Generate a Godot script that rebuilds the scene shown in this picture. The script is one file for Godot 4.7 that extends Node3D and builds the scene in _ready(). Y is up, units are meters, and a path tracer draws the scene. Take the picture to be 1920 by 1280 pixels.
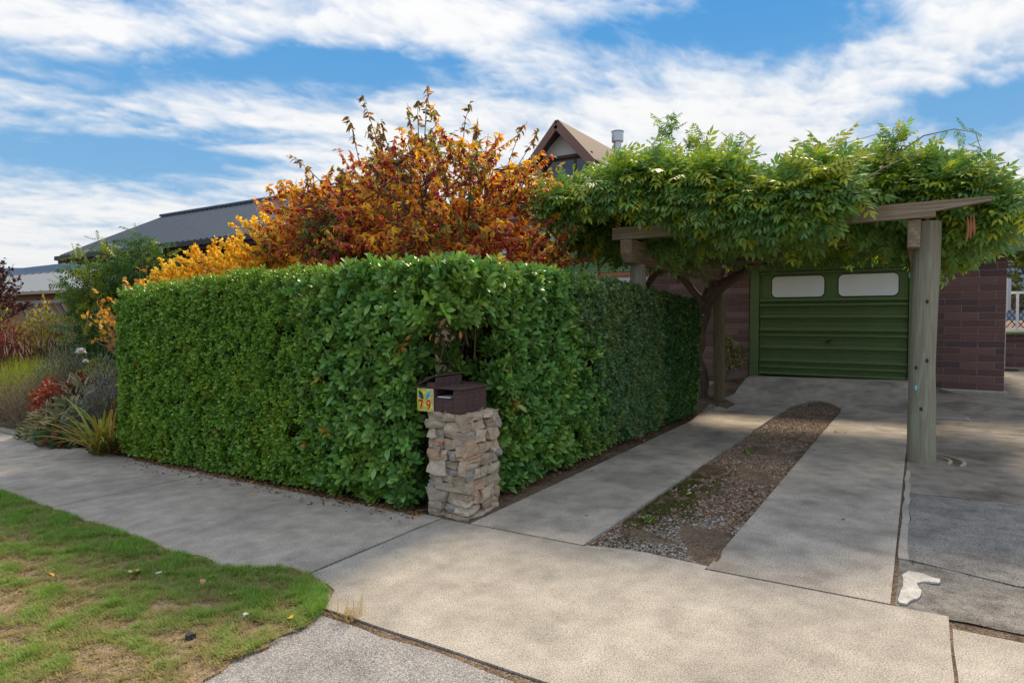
extends Node3D
# A corner hedge, a stone letterbox pillar and a green garage door at the end of a concrete drive.
# Axes: x runs along the street (right), -z runs up the drive. "d" below is the distance up the drive (-z).

const SP := -2.75      # street position of the letterbox pillar; the street rises gently past it
var rng := RandomNumberGenerator.new()
var used := {}
var noi := FastNoiseLite.new()

# ---------------------------------------------------------------- small helpers
class Buf:
	var v := PackedVector3Array()
	var n := PackedVector3Array()
	var c := PackedColorArray()
	var uv := PackedVector2Array()
	var i := PackedInt32Array()
	var col := Color.WHITE

	func vert(p: Vector3, nn: Vector3) -> int:
		v.append(p); n.append(nn); c.append(col); uv.append(Vector2(p.x, p.z))
		return v.size() - 1

	func vuv(p: Vector3, nn: Vector3, t: Vector2) -> int:
		v.append(p); n.append(nn); c.append(col); uv.append(t)
		return v.size() - 1

	# flat triangle whose normal looks along the hint
	func tri(a: Vector3, b: Vector3, d: Vector3, hint: Vector3) -> void:
		var m := (b - a).cross(d - a)
		if m.length_squared() < 1e-16:
			return
		m = m.normalized()
		if m.dot(hint) < 0.0:
			m = -m
		else:
			var t := b
			b = d
			d = t
		var k := vert(a, m)
		vert(b, m); vert(d, m)
		i.append(k); i.append(k + 1); i.append(k + 2)

	func quad(a: Vector3, b: Vector3, d: Vector3, e: Vector3, hint: Vector3) -> void:
		tri(a, b, d, hint)
		tri(a, d, e, hint)

	# triangle of shared vertices with smooth normals
	func stri(a: int, b: int, d: int) -> void:
		var m := (v[b] - v[a]).cross(v[d] - v[a])
		if m.dot(n[a] + n[b] + n[d]) > 0.0:
			i.append(a); i.append(d); i.append(b)
		else:
			i.append(a); i.append(b); i.append(d)

	func box(at: Vector3, size: Vector3, bas := Basis(), bev := 0.004) -> void:
		var h := size * 0.5
		bev = minf(bev, minf(h.x, minf(h.y, h.z)) * 0.45)
		for ax in 3:
			var u := (ax + 1) % 3
			var w := (ax + 2) % 3
			for s in [-1.0, 1.0]:
				var q := []
				for k in [[-1, -1], [1, -1], [1, 1], [-1, 1]]:
					var p := Vector3()
					p[ax] = s * h[ax]
					p[u] = k[0] * (h[u] - bev)
					p[w] = k[1] * (h[w] - bev)
					q.append(at + bas * p)
				var nn := Vector3(); nn[ax] = s
				quad(q[0], q[1], q[2], q[3], bas * nn)
		if bev <= 0.0:
			return
		for ax in 3:
			var u := (ax + 1) % 3
			var w := (ax + 2) % 3
			for k in [[-1, -1], [1, -1], [1, 1], [-1, 1]]:
				var q := []
				for e in [[-1.0, 0], [1.0, 0], [1.0, 1], [-1.0, 1]]:
					var p := Vector3()
					p[ax] = e[0] * (h[ax] - bev)
					p[u] = k[0] * (h[u] - (bev if e[1] == 0 else 0.0))
					p[w] = k[1] * (h[w] - (0.0 if e[1] == 0 else bev))
					q.append(at + bas * p)
				var nn := Vector3(); nn[u] = k[0]; nn[w] = k[1]
				quad(q[0], q[1], q[2], q[3], bas * nn)
		for x in [-1.0, 1.0]:
			for y in [-1.0, 1.0]:
				for z in [-1.0, 1.0]:
					var g := Vector3(x, y, z)
					var a := Vector3(h.x, h.y - bev, h.z - bev) * g
					var b := Vector3(h.x - bev, h.y, h.z - bev) * g
					var d := Vector3(h.x - bev, h.y - bev, h.z) * g
					tri(at + bas * a, at + bas * b, at + bas * d, bas * g)

	func tube(pts: Array, radii: Array, sides := 7, caps := true, rough := 0.0) -> void:
		var up := Vector3(0.31, 0.2, 0.93)
		var rings := []
		for k in pts.size():
			var t: Vector3 = (pts[mini(k + 1, pts.size() - 1)] - pts[maxi(k - 1, 0)]).normalized()
			var a := t.cross(up)
			if a.length() < 0.05:
				a = t.cross(Vector3(1, 0, 0))
			a = a.normalized()
			var b := t.cross(a).normalized()
			var ring := []
			for s in sides:
				var an := TAU * s / sides
				var o := a * cos(an) + b * sin(an)
				var rr: float = radii[k] * (1.0 + rough * sin(s * 2.7 + k * 1.3) * cos(s * 5.1 - k * 0.7))
				ring.append(vuv(pts[k] + o * rr, o, Vector2(float(s) / sides, k)))
			rings.append(ring)
		for k in pts.size() - 1:
			for s in sides:
				var s2 := (s + 1) % sides
				stri(rings[k][s], rings[k + 1][s], rings[k + 1][s2])
				stri(rings[k][s], rings[k + 1][s2], rings[k][s2])
		if caps:
			for e in [0, pts.size() - 1]:
				var t: Vector3 = (pts[0] - pts[1]) if e == 0 else (pts[e] - pts[e - 1])
				for s in sides:
					tri(pts[e], v[rings[e][s]], v[rings[e][(s + 1) % sides]], t)

	# a leaf from base along dir, face turned to nrm; folded along its midrib and bent
	func leaf(base: Vector3, dir: Vector3, nrm: Vector3, ln: float, wd: float, fold := 0.15, bend := 0.2, segs := 3, belly := 0.8) -> void:
		dir = dir.normalized()
		var side := dir.cross(nrm).normalized()
		nrm = side.cross(dir).normalized()
		var prev := []
		for k in segs + 1:
			var t := float(k) / segs
			var w := wd * 0.5 * pow(sin(PI * clampf(pow(t, belly), 0.0, 1.0)), 0.75) if k > 0 and k < segs else 0.0
			var p := base + dir * ln * t - nrm * bend * ln * t * t
			var nn := (nrm + dir * bend * 2.0 * t).normalized()
			var row := []
			if w == 0.0:
				row = [vert(p, nn)]
			else:
				row = [vert(p - side * w + nrm * fold * w, (nn + side * fold).normalized()), vert(p, nn), vert(p + side * w + nrm * fold * w, (nn - side * fold).normalized())]
			if prev.size() == 1 and row.size() == 3:
				stri(prev[0], row[0], row[1]); stri(prev[0], row[1], row[2])
			elif prev.size() == 3 and row.size() == 3:
				for e in 2:
					stri(prev[e], row[e], row[e + 1]); stri(prev[e], row[e + 1], prev[e + 1])
			elif prev.size() == 3 and row.size() == 1:
				stri(prev[0], prev[1], row[0]); stri(prev[1], prev[2], row[0])
			prev = row

	func sphere(at: Vector3, r: Vector3, rings := 5, segs := 7) -> void:
		var g := []
		for a in rings + 1:
			var row := []
			for b in segs:
				var th := PI * a / rings
				var ph := TAU * b / segs
				var o := Vector3(sin(th) * cos(ph), cos(th), sin(th) * sin(ph))
				row.append(vert(at + o * r, (o / r).normalized()))
			g.append(row)
		for a in rings:
			for b in segs:
				var b2 := (b + 1) % segs
				stri(g[a][b], g[a + 1][b], g[a + 1][b2])
				stri(g[a][b], g[a + 1][b2], g[a][b2])

	func mesh(mat: Material) -> ArrayMesh:
		var a := []
		a.resize(Mesh.ARRAY_MAX)
		a[Mesh.ARRAY_VERTEX] = v
		a[Mesh.ARRAY_NORMAL] = n
		a[Mesh.ARRAY_COLOR] = c
		a[Mesh.ARRAY_TEX_UV] = uv
		a[Mesh.ARRAY_TEX_UV2] = uv
		a[Mesh.ARRAY_INDEX] = i
		var m := ArrayMesh.new()
		m.add_surface_from_arrays(Mesh.PRIMITIVE_TRIANGLES, a)
		m.surface_set_material(0, mat)
		return m

func numbered(called: String) -> String:
	if not used.has(called):
		used[called] = 0
		return called
	used[called] += 1
	return "%s_%03d" % [called, used[called]]

func tag(o: Node3D, label: String, category: String, group := "") -> Node3D:
	o.set_meta("label", label)
	o.set_meta("category", category)
	if group:
		o.set_meta("group", group)
	return o

func thing(called: String, label: String, category: String, at := Vector3.ZERO, group := "") -> Node3D:
	var o := Node3D.new()
	o.name = numbered(called)
	o.position = at
	add_child(o, true)
	return tag(o, label, category, group)

# one named mesh; b is a Buf or a Mesh; parts get three-digit numbers per parent
func obj(called: String, b, mat: Material, parent: Node = self, at := Vector3.ZERO) -> MeshInstance3D:
	var o := MeshInstance3D.new()
	o.mesh = b.mesh(mat) if b is Buf else b
	var nm := called
	if parent == self:
		nm = numbered(called)
	else:
		var key := "%d %s" % [parent.get_instance_id(), called]
		var k: int = used.get(key, 0)
		used[key] = k + 1
		if k > 0:
			nm = "%s_%03d" % [called, k]
	o.name = nm
	o.position = at
	parent.add_child(o, true)
	return o

func struct(called: String, b, mat: Material) -> MeshInstance3D:
	var o := obj(called, b, mat)
	o.set_meta("kind", "structure")
	return o

func scatter(called: String, m: Mesh, xf: Array[Transform3D], cols: PackedColorArray, parent: Node = self, stuff := true) -> MultiMeshInstance3D:
	var mm := MultiMesh.new()
	mm.transform_format = MultiMesh.TRANSFORM_3D
	mm.use_colors = true
	mm.mesh = m
	mm.instance_count = xf.size()
	for k in xf.size():
		mm.set_instance_transform(k, xf[k])
		mm.set_instance_color(k, cols[k])
	var o := MultiMeshInstance3D.new()
	o.multimesh = mm
	o.name = numbered(called) if parent == self else called
	if stuff:
		o.set_meta("kind", "stuff")
	parent.add_child(o, true)
	return o

func lin(r: float, g: float, b: float) -> Color:
	return Color(r, g, b).linear_to_srgb()

func mat(r: float, g: float, b: float, rough := 0.8, spec := 0.5) -> StandardMaterial3D:
	var m := StandardMaterial3D.new()
	m.albedo_color = lin(r, g, b)
	m.roughness = rough
	m.metallic_specular = spec
	return m

func leaf_mat(rough: float, glow: float) -> StandardMaterial3D:
	var m := mat(1, 1, 1, rough, 0.5)
	m.vertex_color_use_as_albedo = true
	m.backlight_enabled = glow > 0.0
	m.backlight = lin(glow, glow, glow * 0.7)
	return m

func R(a: float, b: float) -> float:
	return rng.randf_range(a, b)

func pick(a: Array):
	return a[rng.randi() % a.size()]

func jig(c: Color, amount: float) -> Color:
	var k := 1.0 + R(-amount, amount)
	return Color(c.r * k * (1.0 + R(-amount, amount) * 0.4), c.g * k, c.b * k * (1.0 + R(-amount, amount) * 0.4))

func rdir() -> Vector3:
	var y := R(-1, 1)
	var a := R(0, TAU)
	var q := sqrt(1.0 - y * y)
	return Vector3(q * cos(a), y, q * sin(a))

# a frame whose y axis is dir and whose z axis leans to nrm
func frame(dir: Vector3, nrm: Vector3, s := 1.0) -> Basis:
	var y := dir.normalized()
	var x := y.cross(nrm)
	if x.length() < 0.01:
		x = y.cross(Vector3(0.3, 0.5, 0.8))
	x = x.normalized()
	return Basis(x, y, x.cross(y)).scaled(Vector3(s, s, s))

func P(s: float, d: float, y: float) -> Vector3:
	return Vector3(s, y, -d)

func sm(a: float, b: float, x: float) -> float:
	return smoothstep(a, b, x)

# ground height
func gh(s: float, d: float) -> float:
	var h := 0.018 * clampf(s - SP, -14.0, 7.0)
	if d > 3.7 and s < -0.04:
		var drive := sm(-3.6, -3.0, s)
		h += 0.36 * sm(11.05, 12.75, d) * drive
		h += (0.45 * sm(3.9, 5.6, d) * sm(-7.3, -8.2, s) + 0.15 * sm(4.0, 6.0, d)) * (1.0 - drive)
	elif d > 7.5:
		h += 0.17 * sm(7.5, 13.0, d)
	return h

# horizontal sheet: polygon in (s, d), cut into cells so that it follows the ground, lifted by up, with an edge skirt
func sheet(poly: PackedVector2Array, up: float, cell := 0.6, skirt := 0.0, wob := 0.0) -> Buf:
	var b := Buf.new()
	var lo := poly[0]
	var hi := poly[0]
	for p in poly:
		lo = lo.min(p)
		hi = hi.max(p)
	var x := floorf(lo.x / cell) * cell
	while x < hi.x:
		var y := floorf(lo.y / cell) * cell
		while y < hi.y:
			var sq := PackedVector2Array([Vector2(x, y), Vector2(x + cell, y), Vector2(x + cell, y + cell), Vector2(x, y + cell)])
			for part in Geometry2D.intersect_polygons(poly, sq):
				var ids := Geometry2D.triangulate_polygon(part)
				for k in range(0, ids.size(), 3):
					var q := []
					for e in 3:
						var p: Vector2 = part[ids[k + e]]
						q.append(P(p.x, p.y, gh(p.x, p.y) + up + wob * noi.get_noise_2d(p.x * 90.0, p.y * 90.0)))
					b.tri(q[0], q[1], q[2], Vector3.UP)
			y += cell
		x += cell
	if skirt > 0.0:
		var mid := (lo + hi) * 0.5
		for k in poly.size():
			var p := poly[k]
			var q := poly[(k + 1) % poly.size()]
			var parts := maxi(1, int((q - p).length() / cell))
			for e in parts:
				var a := p.lerp(q, float(e) / parts)
				var c := p.lerp(q, float(e + 1) / parts)
				var A := P(a.x, a.y, gh(a.x, a.y) + up)
				var C := P(c.x, c.y, gh(c.x, c.y) + up)
				var out := Vector2((q - p).y, -(q - p).x)
				if Geometry2D.is_point_in_polygon((a + c) * 0.5 + out.normalized() * 0.01, poly):
					out = -out
				b.quad(A, C, C + Vector3(0, -skirt, 0), A + Vector3(0, -skirt, 0), Vector3(out.x, 0, -out.y))
	return b

func pv(a: Array) -> PackedVector2Array:
	var p := PackedVector2Array()
	for k in range(0, a.size(), 2):
		p.append(Vector2(a[k], a[k + 1]))
	return p

# a ragged copy of a polygon
func ragged(poly: PackedVector2Array, step: float, amp: float, sd: float) -> PackedVector2Array:
	var o := PackedVector2Array()
	for k in poly.size():
		var a := poly[k]
		var b := poly[(k + 1) % poly.size()]
		var m := maxi(1, int((b - a).length() / step))
		for e in m:
			var p := a.lerp(b, float(e) / m)
			o.append(p + Vector2(noi.get_noise_2d(p.x * 60.0 + sd, p.y * 60.0), noi.get_noise_2d(p.x * 60.0, p.y * 60.0 + sd + 40.0)) * amp)
	return o

# ---------------------------------------------------------------- textures
func field(size: int, freq: float, oct: int, sd: int) -> PackedByteArray:
	var f := FastNoiseLite.new()
	f.seed = sd
	f.noise_type = FastNoiseLite.TYPE_SIMPLEX_SMOOTH
	f.frequency = freq
	f.fractal_octaves = oct
	return f.get_seamless_image(size, size).get_data()

func tex(size: int, rows: PackedByteArray) -> ImageTexture:
	return ImageTexture.create_from_image(Image.create_from_data(size, size, false, Image.FORMAT_RGB8, rows))

# colour between two tones by fine noise, with light and dark specks of stone
func speckle_tex(size: int, base: Color, var_amt: float, specks: int, light: Color, dark: Color, speck_px: float, sd: int) -> Array:
	var a := field(size, 0.012, 4, sd)
	var g := field(size, 0.25, 2, sd + 1)
	var px := PackedByteArray()
	px.resize(size * size * 3)
	var hgt := PackedByteArray()
	hgt.resize(size * size)
	for k in size * size:
		var t := (a[k] / 255.0 - 0.5) * var_amt * 0.4 + (g[k] / 255.0 - 0.5) * var_amt * 1.7 + 1.0
		px[k * 3] = clampi(int(base.r8 * t), 0, 255)
		px[k * 3 + 1] = clampi(int(base.g8 * t), 0, 255)
		px[k * 3 + 2] = clampi(int(base.b8 * t), 0, 255)
		hgt[k] = clampi(int(80 + (g[k] - 128) * 0.35), 0, 255)
	var q := RandomNumberGenerator.new()
	q.seed = sd
	for k in specks:
		var x := q.randi() % size
		var y := q.randi() % size
		var r := speck_px * q.randf_range(0.5, 1.4)
		var c := light if q.randf() < 0.6 else dark
		var m := q.randf_range(0.25, 1.0)
		var ri := int(ceil(r))
		for dy in range(-ri, ri + 1):
			for dx in range(-ri, ri + 1):
				if dx * dx + dy * dy > r * r:
					continue
				var id := posmod(y + dy, size) * size + posmod(x + dx, size)
				px[id * 3] = int(lerpf(px[id * 3], c.r8, m))
				px[id * 3 + 1] = int(lerpf(px[id * 3 + 1], c.g8, m))
				px[id * 3 + 2] = int(lerpf(px[id * 3 + 2], c.b8, m))
				hgt[id] = mini(255, hgt[id] + int(60.0 * m))
	return [tex(size, px), ImageTexture.create_from_image(Image.create_from_data(size, size, false, Image.FORMAT_L8, hgt))]

# large worn blotches that multiply a surface; white leaves it as it is
func stain_tex(size: int, sd: int, amt: float, tint: Color) -> ImageTexture:
	var a := field(size, 0.010, 5, sd)
	var b := field(size, 0.035, 4, sd + 9)
	var px := PackedByteArray()
	px.resize(size * size * 3)
	for id in size * size:
		var u := a[id] / 127.5 - 1.0
		var v := b[id] / 127.5 - 1.0
		var t := clampf(sm(-0.15, 0.75, u) * 0.75 + sm(0.1, 0.8, v) * 0.35, 0.0, 1.0) * amt
		var w := 0.97 - 0.06 * v
		px[id * 3] = clampi(int(255.0 * w * lerpf(1.0, tint.r, t)), 0, 255)
		px[id * 3 + 1] = clampi(int(255.0 * w * lerpf(1.0, tint.g, t)), 0, 255)
		px[id * 3 + 2] = clampi(int(255.0 * w * lerpf(1.0, tint.b, t)), 0, 255)
	return tex(size, px)

func ground_mat(t: Array, tile: float, stain: ImageTexture, stain_tile: float, rough: float, bump: float, off := Vector3.ZERO) -> StandardMaterial3D:
	var m := StandardMaterial3D.new()
	m.albedo_texture = t[0]
	m.uv1_scale = Vector3(1.0 / tile, 1.0 / tile, 1)
	m.roughness = rough
	m.metallic_specular = 0.35
	if bump > 0.0:
		m.heightmap_enabled = true
		m.heightmap_texture = t[1]
		m.heightmap_scale = bump
	if stain:
		m.detail_enabled = true
		m.detail_albedo = stain
		m.detail_blend_mode = BaseMaterial3D.BLEND_MODE_MUL
		m.detail_uv_layer = BaseMaterial3D.DETAIL_UV_2
		m.uv2_scale = Vector3(1.0 / stain_tile, 1.0 / stain_tile, 1)
		m.uv2_offset = off
	return m

# wood: grain streaks along the texture's vertical
func wood_tex(size: int, a: Color, b: Color, c: Color, sd: int) -> Array:
	var f := FastNoiseLite.new()
	f.seed = sd
	f.frequency = 0.02
	f.fractal_octaves = 4
	var px := PackedByteArray()
	px.resize(size * size * 3)
	var hg := PackedByteArray()
	hg.resize(size * size)
	for y in size:
		for x in size:
			var w := f.get_noise_2d(x * 0.12, y * 0.8) * 3.0
			var g := f.get_noise_2d(x * 0.35, y * 9.0 + w * 6.0)
			var l := f.get_noise_2d(x * 0.4 + 300.0, y * 0.9)
			var t := clampf(0.5 + g * 0.9, 0, 1)
			var q := a.lerp(b, t).lerp(c, clampf(sm(0.0, 0.45, l), 0, 1))
			var id := (y * size + x) * 3
			px[id] = q.r8
			px[id + 1] = q.g8
			px[id + 2] = q.b8
			hg[y * size + x] = int(255.0 * t)
	return [tex(size, px), ImageTexture.create_from_image(Image.create_from_data(size, size, false, Image.FORMAT_L8, hg))]

func tri_mat(t: Array, scale: Vector3, rough: float, bump := 0.2, world := false) -> StandardMaterial3D:
	var m := StandardMaterial3D.new()
	m.albedo_texture = t[0]
	m.uv1_triplanar = true
	m.uv1_world_triplanar = world
	m.uv1_scale = scale
	m.roughness = rough
	m.metallic_specular = 0.35
	if bump > 0.0:
		m.heightmap_enabled = true
		m.heightmap_texture = t[1]
		m.heightmap_scale = bump
	return m

# ---------------------------------------------------------------- sky
# [azimuth and height of the middle in degrees, half sizes, slant, more or less cloud]
var banks := [
	[-34.1, 19.4, 12.5, 4.3, 0, 0.50], [-14.5, 23.4, 16.8, 2.6, 5, 0.50], [-23.1, 16.2, 23.0, 1.8, 3, 0.50], [-28.9, 8.4, 14.4, 2.4, 3, 0.50],
	[-37.0, 5.0, 9.6, 1.9, 0, 0.50], [18.1, 17.4, 20.0, 5.3, -3, 0.65], [1.9, 25.0, 9.6, 2.9, 0, 0.45], [-12.3, 12.4, 14.4, 2.9, 5, 0.45],
	[35.1, 19.6, 7.7, 3.6, 0, 0.90], [36.7, 10.3, 6.2, 1.9, 0, 0.40], [24.3, 11.8, 14.4, 3.8, 0, 0.45],
	[-19.5, 19.6, 17.0, 1.5, 5, -1.05], [-31.5, 12.6, 12.0, 1.9, 2, -1.0], [-36.4, 15.4, 5.8, 0.7, 0, -0.40], [22.3, 22.2, 9.5, 2.5, -8, -1.1],
	[8.1, 24.2, 4.3, 1.0, 0, -0.5], [36.1, 14.8, 5.5, 1.9, -5, -1.1], [4.8, 19.4, 4.3, 1.0, 0, -0.55], [-16.8, 17.5, 5.8, 0.6, 5, -0.35],
	[-27.0, 22.8, 7.2, 1.2, -10, -0.55], [-34.0, 24.5, 6.0, 1.0, -5, -0.4], [27.4, 13.7, 1.9, 0.7, 0, -0.25]]

func make_sky() -> ImageTexture:
	var w := 4096
	var h := 2048
	var im := Image.create(w, h, false, Image.FORMAT_RGBF)
	var f := FastNoiseLite.new()
	f.seed = 11
	f.frequency = 1.0
	f.fractal_octaves = 6
	f.fractal_gain = 0.58
	var f2 := FastNoiseLite.new()
	f2.seed = 23
	f2.frequency = 1.0
	f2.fractal_octaves = 3
	var view := deg_to_rad(-32.6)
	var top := Color(0.013, 0.108, 0.262)
	var low := Color(0.15, 0.25, 0.335)
	im.fill(Color(0.30, 0.31, 0.30))
	for y in range(0, h / 2 + 12):
		var e := (0.5 - (y + 0.5) / h) * PI
		var fine_row := y > h * 0.31
		var ed := rad_to_deg(e)
		var lift := 1.0 + 0.3 * maxf(0.0, sin(e))  # brightens towards the zenith above the view, added to strengthen the skylight
		var blue := top.lerp(low, pow(clampf(1.0 - ed / 38.0, 0, 1), 1.7))
		var near := []
		for q in banks:
			if absf(ed - q[1]) < q[3] * 3.0 + 6.0:
				near.append([q[0], q[1], 1.0 / q[2], 1.0 / q[3], cos(deg_to_rad(q[4])), sin(deg_to_rad(q[4])), q[5]])
		for x in w:
			var az := (x + 0.5) / w * TAU
			var a := wrapf(az - view, -PI, PI)
			var fine := fine_row and absf(a) < 0.86
			if not fine and (x % 4 != 0 or y % 4 != 0):
				continue
			var ad := rad_to_deg(a)
			var k := 1.0 / (sin(e) + 0.16)
			var X := sin(a) * cos(e) * k
			var Y := cos(a) * cos(e) * k
			var wx := f2.get_noise_2d(X * 0.8, Y * 0.8)
			var wy := f2.get_noise_2d(X * 0.8 + 31.0, Y * 0.8)
			# wisps drawn out along the wind, finer ones on top
			var u := X * 0.92 + Y * 0.38
			var w2 := Y * 0.92 - X * 0.38
			var n1 := f.get_noise_2d(u * 0.55 + wx * 0.25, w2 * 1.25 + wy * 0.25)
			var n2 := f.get_noise_2d(u * 1.7 + wx * 0.5 + 7.0, w2 * 3.6 + wy * 0.5)
			var n3 := f.get_noise_2d(u * 6.5 + 19.0 + n2 * 0.6, w2 * 10.0 + n2)
			var cov := 0.53 + n1 * 0.28 + n2 * 0.34 + n3 * 0.24
			for q in near:
				var dx: float = ad - q[0] + wx * 4.0 + n2 * 3.0
				var dy: float = ed - q[1] + wy * 1.5 + n2 * 0.8
				var ra: float = (dx * q[4] + dy * q[5]) * q[2]
				var rb: float = (dy * q[4] - dx * q[5]) * q[3]
				var r2 := ra * ra + rb * rb
				if r2 < 6.0:
					cov += q[6] * (0.72 if q[6] < 0.0 else 0.36) * exp(-r2 * 0.7)
			cov += 0.25 * sm(8.0, 1.0, ed) + 0.12 * sm(26.0, 50.0, ed)  # last term: unseen high cloud, added to make the skylight less blue
			var al := sm(0.10, 0.90, cov) * 0.96
			var shade := clampf(0.70 + n1 * 0.25 + n2 * 0.35 + n3 * 0.25 + 0.30 * (1.0 - sm(0.6, 1.25, cov)), 0.0, 1.0)
			var cl := Color(0.255, 0.27, 0.295).lerp(Color(0.388, 0.385, 0.382), shade)
			if fine:
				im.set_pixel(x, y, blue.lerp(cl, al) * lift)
			else:
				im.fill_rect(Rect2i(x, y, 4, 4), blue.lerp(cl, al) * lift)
	return ImageTexture.create_from_image(im)

# ---------------------------------------------------------------- shared materials and leaves
var M := {}
var L := {}

func prism(poly: PackedVector2Array, z0: float, z1: float) -> Buf:
	var b := Buf.new()
	var mid := Vector2()
	for p in poly:
		mid += p / poly.size()
	var ids := Geometry2D.triangulate_polygon(poly)
	for k in range(0, ids.size(), 3):
		var q := []
		for e in 3:
			q.append(poly[ids[k + e]])
		b.tri(Vector3(q[0].x, q[0].y, z0), Vector3(q[1].x, q[1].y, z0), Vector3(q[2].x, q[2].y, z0), Vector3(0, 0, z0 - z1))
		b.tri(Vector3(q[0].x, q[0].y, z1), Vector3(q[1].x, q[1].y, z1), Vector3(q[2].x, q[2].y, z1), Vector3(0, 0, z1 - z0))
	for k in poly.size():
		var p := poly[k]
		var q := poly[(k + 1) % poly.size()]
		var out := Vector2((q - p).y, -(q - p).x).normalized()
		if Geometry2D.is_point_in_polygon((p + q) * 0.5 + out * 0.001, poly):
			out = -out
		b.quad(Vector3(p.x, p.y, z0), Vector3(q.x, q.y, z0), Vector3(q.x, q.y, z1), Vector3(p.x, p.y, z1), Vector3(out.x, out.y, 0))
	return b

func bxm(size: Vector3, m: Material, bev := 0.004) -> ArrayMesh:
	var b := Buf.new()
	b.box(Vector3.ZERO, size, Basis(), bev)
	return b.mesh(m)

func bx(called: String, lo: Vector3, hi: Vector3, m: Material, parent: Node = self, bev := 0.004) -> MeshInstance3D:
	return obj(called, bxm((hi - lo).abs(), m, bev), m, parent, (lo + hi) * 0.5)

# a shoot: leaves set round a short stem along y
func sprig(leaves: int, ln: float, wd: float, open: float, stem: float, m: Material, sd: int, bend := 0.2, belly := 1.35) -> ArrayMesh:
	rng.seed = sd
	var b := Buf.new()
	for k in leaves:
		var t := float(k) / leaves
		var a := k * 2.4 + R(-0.4, 0.4)
		var tilt := lerpf(open, open * 0.45, t) * R(0.8, 1.2)
		var out := Vector3(cos(a), 0, sin(a))
		var dir := out * sin(tilt) + Vector3.UP * cos(tilt)
		var nrm := (Vector3.UP * sin(tilt) - out * cos(tilt)).normalized()
		b.col = Color.WHITE * R(0.75, 1.2)
		b.leaf(Vector3(0, stem * t, 0), dir, (nrm + rdir() * 0.3).normalized(), ln * R(0.75, 1.1), wd * R(0.8, 1.1), 0.22, bend * R(0.2, 1.6), 4, belly)
	return b.mesh(m)

# a compound leaf along y: leaflets in pairs and one at the tip, hanging a little
func pinnate(pairs: int, ln: float, lw: float, ll: float, m: Material, sd: int) -> ArrayMesh:
	rng.seed = sd
	var b := Buf.new()
	var at := Vector3.ZERO
	for k in pairs + 1:
		var t := float(k) / pairs
		at = Vector3(0, ln * t, -0.28 * ln * t * t)
		if k == 0:
			continue
		var along := Vector3(0, 1, -0.56 * t).normalized()
		for s in [-1.0, 1.0]:
			b.col = Color.WHITE * R(0.8, 1.15)
			var dir := (Vector3(s, 0, 0) + along * R(0.45, 0.8) + Vector3(0, 0, R(-0.5, 0.0))).normalized()
			b.leaf(at, dir, Vector3(0, 0.1, 1), ll * R(0.8, 1.1) * (1.0 - 0.3 * absf(t - 0.5)), lw * R(0.85, 1.1), 0.2, R(0.05, 0.35), 2, 0.75)
	b.leaf(at, Vector3(R(-0.2, 0.2), 1, -0.5), Vector3(0, 0.3, 1), ll, lw, 0.2, 0.2, 2, 0.75)
	b.col = Color(0.9, 1.1, 0.6)
	b.tube([Vector3.ZERO, Vector3(0, ln * 0.5, -0.07 * ln), at], [0.003, 0.002, 0.0015], 3, false)
	return b.mesh(m)

func one_leaf(ln: float, wd: float, m: Material, fold := 0.2, bend := 0.3, segs := 4, belly := 0.8) -> ArrayMesh:
	var b := Buf.new()
	b.leaf(Vector3.ZERO, Vector3.UP, Vector3(0, 0, 1), ln, wd, fold, bend, segs, belly)
	return b.mesh(m)

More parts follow.
